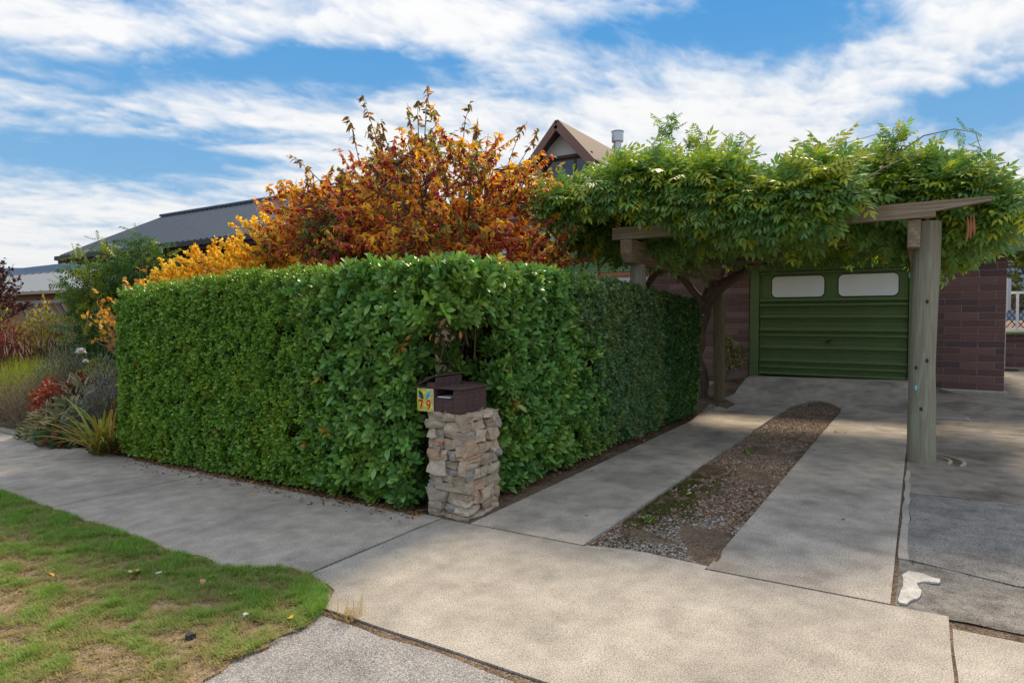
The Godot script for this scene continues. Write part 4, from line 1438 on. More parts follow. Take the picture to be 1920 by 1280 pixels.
	core.call(things[1], [[-4.49, -3.56, 3.80, 4.40, 0.05, 1.68], [-3.58, -3.04, 4.56, 6.2, 0.05, 1.68], [-3.45, -3.1, 3.82, 4.55, 1.62, 1.70]])
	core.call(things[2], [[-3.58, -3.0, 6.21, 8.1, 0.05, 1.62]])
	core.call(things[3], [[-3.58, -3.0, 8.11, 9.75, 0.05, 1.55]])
	# bare twigs inside the hollow and low down
	rng.seed = 91
	for k in 3:
		var tb := Buf.new()
		for e in 70:
			var p: Vector3
			if k == 1:
				p = P(R(-3.5, -2.95), R(3.7, 4.5), R(0.1, 1.6)) if e < 34 else (P(R(-4.4, -3.3), 3.75, 0.0) if e % 2 else P(-3.0, R(4.4, 6.0), 0.0))
			elif k == 0:
				p = P(R(-7.3, -4.5), 3.76, 0.0 if e % 2 else R(0.3, 1.5))
			else:
				p = P(-2.98, R(6.3, 8.0), 0.0)
			var q := p + Vector3(R(-0.15, 0.15), R(0.15, 0.4), R(-0.05, 0.15))
			tb.tube([p, (p + q) * 0.5 + rdir() * 0.02, q], [0.007, 0.005, 0.003], 4, false)
		var o := obj("twigs", tb, M.twig, things[k])
		o.set_meta("kind", "stuff")
	# fallen leaves and bits along the foot of the hedge
	var lx: Array[Transform3D] = []
	var lc := PackedColorArray()
	for e in 2600:
		var p := Vector2(R(-7.2, -3.1), 3.60 + absf(rng.randfn(0, 0.045)) - 0.03)
		if e % 5 == 0:
			p.y = 3.6 - absf(rng.randfn(0, 0.12))
		if e % 3 == 0:
			p = Vector2(-2.83 + rng.randfn(-0.02, 0.05), R(4.15, 11.2))
		lx.append(Transform3D(frame(Vector3(R(-1, 1), R(-0.15, 0.3), R(-1, 1)), Vector3(R(-0.4, 0.4), 1, R(-0.4, 0.4)), R(0.3, 0.75)), P(p.x, p.y, gh(p.x, p.y) + R(0.002, 0.02))))
		lc.append(jig(pick([Color(0.16, 0.075, 0.03), Color(0.26, 0.13, 0.05), Color(0.10, 0.055, 0.03), Color(0.35, 0.20, 0.06), Color(0.22, 0.08, 0.035)]), 0.3))
	tag(scatter("leaf_litter", one_leaf(0.06, 0.028, M.dry, 0.3, 0.5, 3), lx, lc), "brown leaf litter lying along the foot of the hedge", "leaf litter")

# ---------------------------------------------------------------- the vine on the pergola
func profile(a: Array, s: float) -> float:
	for k in a.size() - 1:
		if s <= a[k + 1][0]:
			return lerpf(a[k][1], a[k + 1][1], clampf((s - a[k][0]) / (a[k + 1][0] - a[k][0]), 0, 1))
	return a[-1][1]

func _wisteria() -> void:
	var g := thing("climbing_vine", "big climbing vine with feathery yellow green leaves smothering the timber pergola", "vine")
	var tops := [[-4.0, 2.84], [-3.83, 3.05], [-3.39, 3.24], [-2.98, 3.30], [-2.58, 3.30], [-2.09, 3.26], [-1.75, 3.10], [-1.44, 2.84], [-1.21, 2.92], [-0.77, 3.04], [-0.18, 3.06], [0.12, 2.94], [0.4, 2.78], [0.63, 2.60], [0.78, 2.42]]
	var bots := [[-3.95, 2.84], [-3.75, 2.62], [-3.55, 2.50], [-3.2, 2.42], [-3.0, 2.52], [-2.35, 2.52], [-2.2, 2.42], [-1.55, 2.34], [-1.03, 2.28], [-0.55, 2.28], [-0.11, 2.26], [0.13, 2.22], [0.3, 2.2], [0.5, 2.28], [0.72, 2.48]]
	var big := [pinnate(6, 0.27, 0.036, 0.102, M.soft, 11), pinnate(5, 0.25, 0.038, 0.106, M.soft, 12), pinnate(7, 0.30, 0.035, 0.098, M.soft, 13)]
	var xf := []
	var cols := []
	for k in 3:
		var t: Array[Transform3D] = []
		xf.append(t)
		cols.append(PackedColorArray())
	rng.seed = 55
	var clump := func(c: Vector3, n: Vector3, count: int, sz: float, yel: float) -> void:
		var own := R(-0.15, 0.25)
		for e in count:
			var dir := (n * 0.75 + rdir() * 0.85 + Vector3(0, 0.1, 0)).normalized()
			var k := rng.randi() % 3
			var base := c + rdir() * R(0.0, 0.13) * sz - n * 0.1
			xf[k].append(Transform3D(frame(dir, Vector3(R(-0.3, 0.3), 1, 0.5) + n * 0.6, sz * R(0.7, 1.15)), base))
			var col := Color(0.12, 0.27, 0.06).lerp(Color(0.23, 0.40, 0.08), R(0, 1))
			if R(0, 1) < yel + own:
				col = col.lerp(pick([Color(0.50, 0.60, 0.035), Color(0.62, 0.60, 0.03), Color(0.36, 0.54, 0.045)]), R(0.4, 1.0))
			cols[k].append(jig(col, 0.15))
	# front curtain
	for k in 260:
		var s := R(-3.86, 0.62)
		var lo := profile(bots, s)
		var hi := profile(tops, s)
		var u := pow(R(0, 1), 0.9)
		var y := lerpf(lo + 0.20, hi - 0.14, u)
		var d := 7.02 - 0.26 * sin(PI * clampf(u, 0.1, 0.9)) + 0.30 * noi.get_noise_2d(s * 45.0, y * 45.0) + R(0, 0.2)
		if (y < 2.88 and s < -2.3) or (y < 2.95 and s > -0.66):
			d = R(7.62, 8.0)
			if s > -0.35 and s < 0.4:
				d = R(7.95, 8.4)
				y = maxf(y, 2.3)
		var n := Vector3((s + 1.6) * 0.13, lerpf(-0.25, 0.6, u), 1.0).normalized()
		clump.call(P(s, d, y), n, 27, R(0.9, 1.2), 0.14 + 0.70 * sm(0.40, 0.90, u))  # yellower upward: yellowing leaves, with the sunlit top also put into the colour
	# the roof of leaves
	for k in 280:
		var s := R(-3.85, 0.55)
		var d := R(7.1, 11.6) if s < -0.75 else R(7.85, 11.6)
		var hi := profile(tops, s) - 0.14 + 0.6 * noi.get_noise_2d(s * 35.0, d * 35.0)
		clump.call(P(s, d, hi), Vector3(R(-0.4, 0.4), 1, R(-0.2, 0.5)).normalized(), 22, 1.1, 0.7)  # mostly yellow on top, partly leaf tone, partly sunlight in the tint
	# the bulk behind the right end of the front beam
	for k in 75:
		var s := R(-0.85, 0.5)
		var hi := profile(tops, s)
		var u := R(0, 1)
		clump.call(P(s, R(7.6, 8.3), lerpf(2.72, hi + 0.02, u)), Vector3(R(-0.3, 0.4), lerpf(0.1, 0.8, u), 0.8).normalized(), 22, 1.05, 0.15 + 0.6 * u)
	# underside
	for k in 110:
		var d := R(7.5, 11.4)
		var s := R(-3.7, 0.75)
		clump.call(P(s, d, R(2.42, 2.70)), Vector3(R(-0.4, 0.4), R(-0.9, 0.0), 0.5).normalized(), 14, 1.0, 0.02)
	for k in 26:
		clump.call(P(R(-3.1, -2.1), R(7.6, 9.2), R(2.32, 2.55)), Vector3(R(-0.4, 0.4), -0.4, 0.8).normalized(), 12, 1.0, 0.05)
	# ends
	for k in 60:
		var d := R(7.7, 11.4)
		clump.call(P(R(0.25, 0.55), d, R(2.35, 2.8)), Vector3(1, R(-0.2, 0.5), 0.3).normalized(), 18, 1.0, 0.2)
		clump.call(P(R(-4.1, -3.7), R(7.0, 11), R(2.45, 3.0)), Vector3(-1, R(-0.2, 0.5), 0.2).normalized(), 16, 1.0, 0.2)
	# shoots standing up out of the top
	var stems := Buf.new()
	var whip := func(pts: Array, leaves: int, sz: float, yel: float) -> void:
		var rr := []
		for k in pts.size():
			rr.append(lerpf(0.008, 0.003, float(k) / (pts.size() - 1)))
		stems.tube(pts, rr, 4, false)
		for e in leaves:
			var t := R(0.25, 1.0) * (pts.size() - 1)
			var k := mini(int(t), pts.size() - 2)
			var p: Vector3 = pts[k].lerp(pts[k + 1], t - k)
			clump.call(p, (rdir() + Vector3(0, 0.5, 0)).normalized(), 2, sz, yel)
	whip.call([P(-2.75, 7.5, 3.2), P(-2.72, 7.55, 3.5), P(-2.66, 7.6, 3.76), P(-2.58, 7.6, 3.92)], 26, 0.6, 0.25)
	whip.call([P(-2.2, 7.5, 3.2), P(-2.25, 7.55, 3.45), P(-2.22, 7.6, 3.66)], 22, 0.62, 0.25)
	whip.call([P(-1.85, 7.5, 3.1), P(-1.8, 7.55, 3.35), P(-1.72, 7.6, 3.53)], 20, 0.62, 0.3)
	whip.call([P(-0.35, 7.5, 3.0), P(-0.25, 7.55, 3.25), P(-0.18, 7.6, 3.38)], 20, 0.7, 0.4)
	whip.call([P(-0.3, 7.5, 3.05), P(0.0, 7.55, 3.26), P(0.25, 7.6, 3.30), P(0.42, 7.6, 3.24), P(0.47, 7.6, 3.05)], 9, 0.45, 0.3)
	whip.call([P(-1.3, 6.95, 2.75), P(-1.05, 6.9, 2.9), P(-0.85, 6.9, 2.95), P(-0.8, 6.9, 3.1), P(-0.3, 6.95, 3.2)], 3, 0.4, 0.3)
	whip.call([P(-0.72, 6.85, 2.5), P(-0.55, 6.85, 2.7), P(-0.3, 6.85, 2.85), P(0.0, 6.9, 2.98)], 2, 0.5, 0.3)
	for k in 3:
		scatter("leaves" if k == 0 else "leaves_%03d" % k, big[k], xf[k], cols[k], g)
	obj("shoots", stems, M.paletwig, g)
	# single sprays hanging in front, each one apart
	var tone := []
	for c in [[0.12, 0.25, 0.06], [0.44, 0.50, 0.04], [0.20, 0.34, 0.06]]:
		var m := leaf_mat(0.5, 0.6)
		m.albedo_color = lin(c[0], c[1], c[2])
		tone.append(m)
	for k in 120:
		var s := R(-2.25, -0.5) if k % 3 else R(-3.9, 0.7)
		var lo := profile(bots, s)
		var hi := profile(tops, s)
		var u := R(0.05, 0.95)
		var y := lerpf(lo + 0.1, hi - 0.1, u)
		var d := 6.72
		if (y < 2.92 and s < -2.3) or (y < 2.98 and s > -0.62):
			d = 7.5 if s < -2.3 else 7.95
		var o := obj("leaf_spray", big[k % 3], null, g)
		o.material_override = tone[1] if u > 0.7 else tone[(k % 2) * 2]  # upper sprays take the yellow tone, which carries some painted sunlight
		o.transform = Transform3D(frame(Vector3(R(-0.8, 0.8), R(-0.7, 0.5), R(0.3, 1)), Vector3(R(-0.2, 0.2), 0.8, 0.8), R(0.8, 1.1)), P(s, d, y))
	# trunk and limbs
	var limb := func(called: String, pts: Array, rr: Array, sides: int) -> void:
		var b := Buf.new()
		var p2 := []
		var r2 := []
		for k in pts.size() - 1:
			for e in 4:
				var t := e / 4.0
				var p0: Vector3 = pts[maxi(k - 1, 0)]
				var p3: Vector3 = pts[mini(k + 2, pts.size() - 1)]
				p2.append(pts[k].cubic_interpolate(pts[k + 1], p0, p3, t))
				r2.append(lerpf(rr[k], rr[k + 1], t) * (1.0 + R(-0.06, 0.06)))
		p2.append(pts[-1])
		r2.append(rr[-1])
		b.tube(p2, r2, sides, true, 0.14)
		obj(called, b, M.bark, g)
	limb.call("trunk", [P(-3.30, 11.40, -0.05), P(-3.22, 11.35, 0.45), P(-3.33, 11.30, 0.9), P(-3.24, 11.30, 1.35), P(-3.14, 11.35, 1.75), P(-3.06, 11.30, 2.1), P(-3.1, 11.0, 2.45)], [0.13, 0.085, 0.075, 0.09, 0.08, 0.07, 0.05], 12)
	limb.call("trunk", [P(-3.34, 11.45, 0.0), P(-3.38, 11.40, 0.6), P(-3.2, 11.22, 1.05), P(-3.28, 11.26, 1.6), P(-3.18, 11.35, 2.0)], [0.075, 0.06, 0.055, 0.05, 0.045], 9)
	limb.call("limb", [P(-3.14, 11.35, 1.75), P(-2.85, 11.1, 1.98), P(-2.45, 10.7, 2.16), P(-1.95, 10.2, 2.40), P(-1.3, 9.7, 2.5)], [0.08, 0.065, 0.055, 0.045, 0.03], 9)
	limb.call("limb", [P(-3.16, 11.3, 1.8), P(-2.8, 11.15, 2.12), P(-2.3, 10.9, 2.3), P(-1.9, 10.7, 2.5)], [0.06, 0.055, 0.045, 0.03], 9)
	limb.call("limb", [P(-3.2, 11.3, 1.7), P(-3.4, 11.0, 2.05), P(-3.4, 10.4, 2.25), P(-3.3, 9.6, 2.45)], [0.07, 0.06, 0.05, 0.035], 9)
	limb.call("limb", [P(-3.5, 9.3, 1.75), P(-3.36, 9.05, 2.03), P(-2.98, 9.0, 2.235), P(-2.49, 9.0, 2.255), P(-1.99, 9.0, 2.235), P(-1.58, 9.0, 2.29), P(-1.1, 8.9, 2.45)], [0.045, 0.045, 0.05, 0.045, 0.042, 0.035, 0.025], 9)
	limb.call("limb", [P(-2.95, 9.0, 2.22), P(-2.86, 9.0, 2.36), P(-2.7, 8.95, 2.5)], [0.03, 0.025, 0.02], 7)
	var tie := Buf.new()
	tie.tube([P(-2.93, 8.96, 2.33), P(-2.95, 8.94, 2.22), P(-2.90, 8.95, 2.10), P(-2.92, 8.96, 1.97)], [0.018, 0.03, 0.016, 0.01], 6)
	obj("tie", tie, M.black, g)
	var pod := Buf.new()
	for k in 3:
		pod.tube([P(0.36 + 0.025 * k, 7.35, 2.42), P(0.37 + 0.02 * k, 7.33, 2.30), P(0.355 + 0.03 * k, 7.33, 2.17 + 0.03 * k)], [0.004, 0.014, 0.005], 5)
	obj("dry_pods", pod, mat(0.42, 0.17, 0.08, 0.8), g)

# ---------------------------------------------------------------- trees
# skeleton first, then twigs tied to the nearest limb, leaves along the twigs
func tree(g: Node3D, base: Vector3, fork: Vector3, crowns: Array, twigs: int, twig_len: float, per: int, lm: Mesh, tints: Array, o: Dictionary) -> void:
	var limbs := Buf.new()
	var nodes := []
	var trunk := Buf.new()
	var tr: float = o.get("trunk", 0.08)
	trunk.tube([base, base.lerp(fork, 0.35) + rdir() * 0.04, base.lerp(fork, 0.7) + rdir() * 0.05, fork], [tr * 1.25, tr, tr * 0.9, tr * 0.8], 10, true, 0.06)
	for c in crowns:
		var cen: Vector3 = c[0]
		var rad: Vector3 = c[1]
		for k in int(o.get("limbs", 9)):
			var dir := rdir()
			dir.y = absf(dir.y) * 0.9 + 0.05
			var tip := cen + dir * rad * R(0.55, 0.8)
			var pts := []
			var rr := []
			for e in 7:
				var t := e / 6.0
				var p := fork.lerp(tip, t) + Vector3(0, 0.25 * sin(t * PI) * rad.y * 0.4, 0) + (rdir() * 0.07 * rad.x if e > 0 else Vector3.ZERO)
				pts.append(p)
				rr.append(lerpf(tr * 0.55, 0.010, t))
				if e > 1:
					nodes.append(p)
			limbs.tube(pts, rr, 6, false, 0.08)
			for e in 3:
				var a: Vector3 = pts[2 + e]
				var b := a + (rdir() + dir * 0.8) * rad * 0.38
				var m := a.lerp(b, 0.5) + rdir() * 0.06
				limbs.tube([a, m, b], [tr * 0.25, tr * 0.17, 0.006], 5, false)
				nodes.append(m)
				nodes.append(b)
	var xf: Array[Transform3D] = []
	var cols := PackedColorArray()
	var bx_: Array[Transform3D] = []
	var bc := PackedColorArray()
	var tw := Buf.new()
	for k in twigs:
		var c: Array = crowns[k % crowns.size()]
		var cen: Vector3 = c[0]
		var rad: Vector3 = c[1]
		var dir := rdir()
		dir.y = dir.y * 0.85 + 0.12
		var q := pow(R(0.05, 1), 0.42)
		var lump := 1.0 + float(o.get("lump", 0.35)) * noi.get_noise_3d(dir.x * 18.0 + cen.x, dir.y * 18.0, dir.z * 18.0)
		var p := cen + dir * rad * q * lump
		if p.y < base.y + 0.3:
			continue
		var near: Vector3 = nodes[0]
		for n in nodes:
			if p.distance_squared_to(n) < p.distance_squared_to(near):
				near = n
		var up: float = o.get("up", 0.6)
		var tdir := (dir + Vector3(0, up, 0) + rdir() * 0.5).normalized()
		var tl := twig_len * R(0.6, 1.3)
		var tip := p + tdir * tl
		tw.tube([near, near.lerp(p, 0.6) + rdir() * 0.04, p, p.lerp(tip, 0.5) + Vector3(0, -0.02, 0), tip], [0.008, 0.006, 0.005, 0.004, 0.002], 3, false)
		var own := noi.get_noise_3d(p.x * 22.0, p.y * 22.0, p.z * 22.0) * 1.3 + R(-0.25, 0.25)
		for e in per:
			var t := R(-0.25, 1.0)
			var at := p.lerp(tip, t) if t >= 0.0 else p.lerp(near, -t)
			var ld := (rdir() + tdir * 0.5 + Vector3(0, -float(o.get("droop", 0.8)), 0)).normalized()
			xf.append(Transform3D(frame(ld, rdir() + Vector3(0, 0.4, 0), R(0.7, 1.2)), at))
			var ci := clampi(int((own * 0.75 + 0.5 + R(-0.28, 0.28)) * tints.size()), 0, tints.size() - 1)
			cols.append(jig(tints[ci], 0.2))
		for e in int(o.get("berries", 0)):
			if R(0, 1) < 0.65:
				var t := R(-0.4, 0.7)
				var at := p.lerp(tip, t) if t >= 0.0 else p.lerp(near, -t)
				for f in 3:
					bx_.append(Transform3D(Basis().scaled(Vector3.ONE * R(0.8, 1.15)), at + Vector3(R(-0.025, 0.025), R(-0.06, -0.02), R(-0.025, 0.025))))
					bc.append(jig(Color(0.40, 0.012, 0.04), 0.3))
	obj("trunk", trunk, M.bark, g)
	var lo := obj("limbs", limbs, o.get("bark", M.bark), g)
	lo.set_meta("kind", "stuff")
	var to := obj("twigs", tw, o.get("twig", M.twig), g)
	to.set_meta("kind", "stuff")
	scatter("leaves", lm, xf, cols, g)
	if bx_.size():
		var b := Buf.new()
		b.sphere(Vector3.ZERO, Vector3(0.0145, 0.015, 0.0145), 5, 7)
		scatter("berries", b.mesh(M.berry), bx_, bc, g)

func _trees() -> void:
	M.berry = leaf_mat(0.3, 0.0)
	rng.seed = 300
	var a := thing("crab_apple_tree", "autumn crab apple tree with orange leaves and dark red berries behind the hedge", "tree")
	tree(a, P(-5.25, 6.9, 0.0), P(-5.2, 6.9, 1.55), [[P(-5.6, 6.75, 2.55), Vector3(2.1, 1.15, 1.6)], [P(-5.65, 6.7, 2.1), Vector3(2.35, 0.8, 1.7)], [P(-5.5, 6.8, 2.05), Vector3(2.0, 0.7, 1.6)], [P(-5.45, 6.8, 3.1), Vector3(1.6, 0.9, 1.1)], [P(-6.75, 6.0, 2.55), Vector3(0.95, 0.75, 0.8)]], 1500, 0.27, 25,
		one_leaf(0.078, 0.032, M.thin, 0.3, 0.55, 4), [Color(0.17, 0.19, 0.06), Color(0.28, 0.25, 0.06), Color(0.55, 0.33, 0.05), Color(0.90, 0.42, 0.03), Color(0.95, 0.62, 0.05), Color(0.92, 0.34, 0.04), Color(0.55, 0.13, 0.06)],
		{"trunk": 0.085, "limbs": 5, "berries": 7, "droop": 0.9, "up": 0.2, "lump": 0.25})
	# long whips at the top, with hanging leaves
	var xf: Array[Transform3D] = []
	var cols := PackedColorArray()
	var wb := Buf.new()
	for q in [[P(-6.1, 6.35, 3.55), P(-6.35, 6.2, 4.45)], [P(-5.6, 6.6, 3.9), P(-5.60, 6.68, 4.58)], [P(-5.7, 6.6, 3.8), P(-5.72, 6.6, 4.4)], [P(-5.2, 6.9, 3.7), P(-5.12, 6.98, 4.38)], [P(-4.75, 7.2, 3.3), P(-4.52, 7.35, 4.05)], [P(-4.7, 7.25, 3.3), P(-4.34, 7.47, 3.98)],
			[P(-6.7, 5.9, 3.2), P(-7.15, 5.65, 3.66)], [P(-6.3, 6.1, 3.5), P(-6.5, 6.1, 4.16)], [P(-6.0, 6.4, 3.6), P(-6.15, 6.35, 4.12)]]:
		var m: Vector3 = q[0].lerp(q[1], 0.5) + Vector3(R(-0.05, 0.05), 0.05, R(-0.05, 0.05))
		wb.tube([q[0], m, q[1]], [0.007, 0.005, 0.002], 4, false)
		for e in 24:
			var t := 1.0 - pow(R(0, 1), 1.3)
			var p: Vector3 = q[0].lerp(m, t * 2.0) if t < 0.5 else m.lerp(q[1], t * 2.0 - 1.0)
			xf.append(Transform3D(frame(Vector3(R(-1, 1), R(-1.0, 0.25), R(-1, 1)), rdir() + Vector3(0, 0.8, 0), R(0.8, 1.15)), p))
			cols.append(jig(pick([Color(0.11, 0.09, 0.035), Color(0.30, 0.15, 0.03), Color(0.16, 0.11, 0.03), Color(0.45, 0.20, 0.025)]), 0.2))
	obj("whips", wb, M.twig, a)
	scatter("whip_leaves", one_leaf(0.09, 0.034, M.thin, 0.35, 0.6, 4), xf, cols, a)

	var yb := thing("yellow_shrub", "tall shrub in butter yellow autumn leaf between hedge and dark roof", "shrub")
	tree(yb, P(-8.3, 6.0, 0.1), P(-8.3, 6.0, 0.9), [[P(-7.85, 6.1, 2.0), Vector3(1.1, 1.02, 0.9)], [P(-8.7, 5.75, 1.75), Vector3(0.95, 0.80, 0.8)], [P(-7.2, 6.3, 2.0), Vector3(0.9, 1.0, 0.8)], [P(-9.25, 5.35, 1.5), Vector3(0.6, 0.75, 0.6)]], 2200, 0.13, 34,
		one_leaf(0.052, 0.030, M.thin, 0.2, 0.3, 3), [Color(0.84, 0.48, 0.03), Color(0.95, 0.62, 0.04), Color(0.97, 0.72, 0.07), Color(0.92, 0.56, 0.04), Color(0.86, 0.66, 0.08)], {"lump": 0.12, "trunk": 0.05, "limbs": 6, "droop": 0.2, "up": 0.1, "twig": M.paletwig, "bark": M.paletwig})
	var sb := thing("twiggy_yellow_bush", "half bare twiggy bush with orange yellow leaves at the left end of the hedge", "shrub")
	tree(sb, P(-8.35, 4.15, 0.2), P(-8.35, 4.15, 0.5), [[P(-8.28, 4.2, 1.25), Vector3(0.42, 0.62, 0.4)]], 90, 0.30, 6,
		one_leaf(0.06, 0.05, M.thin, 0.2, 0.3, 3), [Color(0.62, 0.30, 0.02), Color(0.70, 0.40, 0.03), Color(0.55, 0.22, 0.02)], {"trunk": 0.03, "limbs": 10, "droop": 0.3, "up": 0.7, "twig": M.paletwig, "bark": M.paletwig})
	var gt := thing("ferny_green_tree", "dark green feathery leaved small tree under the dark roof's left corner", "tree")
	tree(gt, P(-13.3, 6.3, 0.2), P(-13.3, 6.3, 0.9), [[P(-13.15, 6.3, 1.75), Vector3(0.72, 0.95, 0.8)], [P(-12.5, 6.5, 2.05), Vector3(0.65, 0.75, 0.6)], [P(-12.9, 6.2, 1.2), Vector3(0.65, 0.8, 0.7)]], 400, 0.28, 7,
		pinnate(5, 0.24, 0.034, 0.08, M.soft, 31), [Color(0.06, 0.15, 0.04), Color(0.08, 0.19, 0.045), Color(0.12, 0.24, 0.045), Color(0.30, 0.36, 0.04)], {"trunk": 0.07, "limbs": 6, "droop": 0.3, "up": 0.5})
	var pt := thing("purple_leaved_tree", "dark purple leaved young tree at the far left edge", "tree")
	tree(pt, P(-15.9, 5.2, 0.0), P(-15.9, 5.2, 0.8), [[P(-15.95, 5.2, 1.75), Vector3(0.55, 0.85, 0.5)]], 130, 0.32, 18,
		one_leaf(0.07, 0.04, M.soft, 0.2, 0.3, 3), [Color(0.05, 0.016, 0.022), Color(0.075, 0.02, 0.026), Color(0.10, 0.028, 0.03)], {"trunk": 0.04, "limbs": 8, "droop": 0.1, "up": 0.9})
	var rt := thing("green_tree", "leafy green tree beyond the white trellis at the right edge", "tree")
	tree(rt, P(3.0, 23.0, 0.2), P(3.0, 23.0, 1.2), [[P(3.2, 23.0, 3.3), Vector3(1.9, 1.9, 1.6)], [P(2.3, 22.5, 2.4), Vector3(1.2, 1.2, 1.1)]], 330, 0.4, 18,
		one_leaf(0.12, 0.06, M.soft, 0.2, 0.3, 3), [Color(0.05, 0.12, 0.03), Color(0.08, 0.15, 0.03), Color(0.17, 0.19, 0.03)], {"trunk": 0.1, "limbs": 7, "droop": 0.6, "up": 0.3})
	var rs := thing("yellowing_vine_bush", "yellow green leafy growth hanging at the right edge above the trellis", "shrub")
	tree(rs, P(1.9, 13.6, 0.2), P(1.9, 13.6, 1.6), [[P(1.75, 13.6, 2.75), Vector3(0.55, 0.42, 0.6)]], 90, 0.3, 7,
		pinnate(5, 0.24, 0.032, 0.075, M.soft, 33), [Color(0.07, 0.15, 0.03), Color(0.15, 0.22, 0.03), Color(0.30, 0.30, 0.02)], {"trunk": 0.05, "limbs": 6, "droop": 0.2, "up": 0.5})
	var vs := thing("variegated_shrub", "small yellow and green shrub against the brick wall left of the garage door", "shrub")
	tree(vs, P(-3.05, 12.35, 0.05), P(-3.05, 12.35, 0.4), [[P(-2.98, 12.35, 0.72), Vector3(0.26, 0.32, 0.2)]], 60, 0.14, 14,
		one_leaf(0.05, 0.022, M.soft, 0.2, 0.3, 3), [Color(0.12, 0.18, 0.03), Color(0.35, 0.33, 0.08), Color(0.45, 0.42, 0.16)], {"trunk": 0.02, "limbs": 7, "droop": 0.1, "up": 0.5})

# ---------------------------------------------------------------- the front garden on the left
func shrub(called: String, label: String, at: Vector3, r: Vector3, lm: Mesh, tints: Array, n: int, up: float, stems: Material, sd: int, cat := "shrub") -> Node3D:
	var g := thing(called, label, cat, Vector3.ZERO)
	rng.seed = sd
	var xf: Array[Transform3D] = []
	var cols := PackedColorArray()
	var st := Buf.new()
	for k in 26:
		var e := rdir()
		e.y = absf(e.y) + 0.2
		var tip := at + e.normalized() * r * 0.92
		st.tube([at + Vector3(R(-0.1, 0.1) * r.x, 0, R(-0.1, 0.1) * r.z), at.lerp(tip, 0.55) + Vector3(0, 0.05 * r.y, 0), tip], [0.012, 0.008, 0.003], 4, false)
	for k in n:
		var e := rdir()
		e.y = absf(e.y)
		var q := pow(R(0.1, 1), 0.4) * (1.0 + 0.4 * noi.get_noise_3d(e.x * 25.0 + at.x, e.y * 25.0, e.z * 25.0))
		var p := at + e * r * q
		xf.append(Transform3D(frame((e + Vector3(0, up, 0) + rdir() * 0.7), rdir() + Vector3(0, 0.5, 0), R(0.7, 1.25)), p))
		cols.append(jig(pick(tints), 0.25))
	obj("stems", st, stems, g).set_meta("kind", "stuff")
	scatter("foliage", lm, xf, cols, g)
	return g

# upright or arching blades from one crown; each a leaf of its own when there are few
func tussock(called: String, label: String, at: Vector3, n: int, ln: float, wd: float, spread: float, arch: float, tints: Array, sd: int, cat: String, apart := false, foot := 0.1) -> Node3D:
	var g := thing(called, label, cat, Vector3.ZERO)
	rng.seed = sd
	var all := Buf.new()
	for k in n:
		var b := Buf.new() if apart else all
		var a := R(0, TAU)
		var out := Vector3(cos(a), 0, sin(a))
		var side := Vector3(-out.z, 0, out.x)
		var lean := R(0.3, 1.0) * spread if apart else R(0.05, spread)
		var l := ln * R(0.6, 1.1)
		var p := at + Vector3(R(-foot, foot), 0, R(-foot, foot))
		var dir := (out * lean + Vector3.UP).normalized()
		b.col = jig(pick(tints), 0.2)
		var prev := []
		var segs := 6
		for e in segs + 1:
			var t := float(e) / segs
			var w := wd * 0.5 * (1.0 - pow(t, 2.2)) * (0.6 + 0.4 * minf(1.0, t * 4.0))
			var nn := side.cross(dir).normalized()
			if nn.y < 0.0:
				nn = -nn
			var row := [b.vert(p - side * w + nn * w * 0.3, nn), b.vert(p, nn), b.vert(p + side * w + nn * w * 0.3, nn)]
			if prev.size():
				for f in 2:
					b.stri(prev[f], row[f], row[f + 1])
					b.stri(prev[f], row[f + 1], prev[f + 1])
			prev = row
			p += dir * l / segs
			dir = (dir + (out * 0.5 + Vector3.DOWN) * arch * (0.3 + t) / segs).normalized()
		if apart:
			obj("leaf", b, M.blade, g)
	if not apart:
		obj("blades", all, M.blade, g).set_meta("kind", "stuff")
	return g

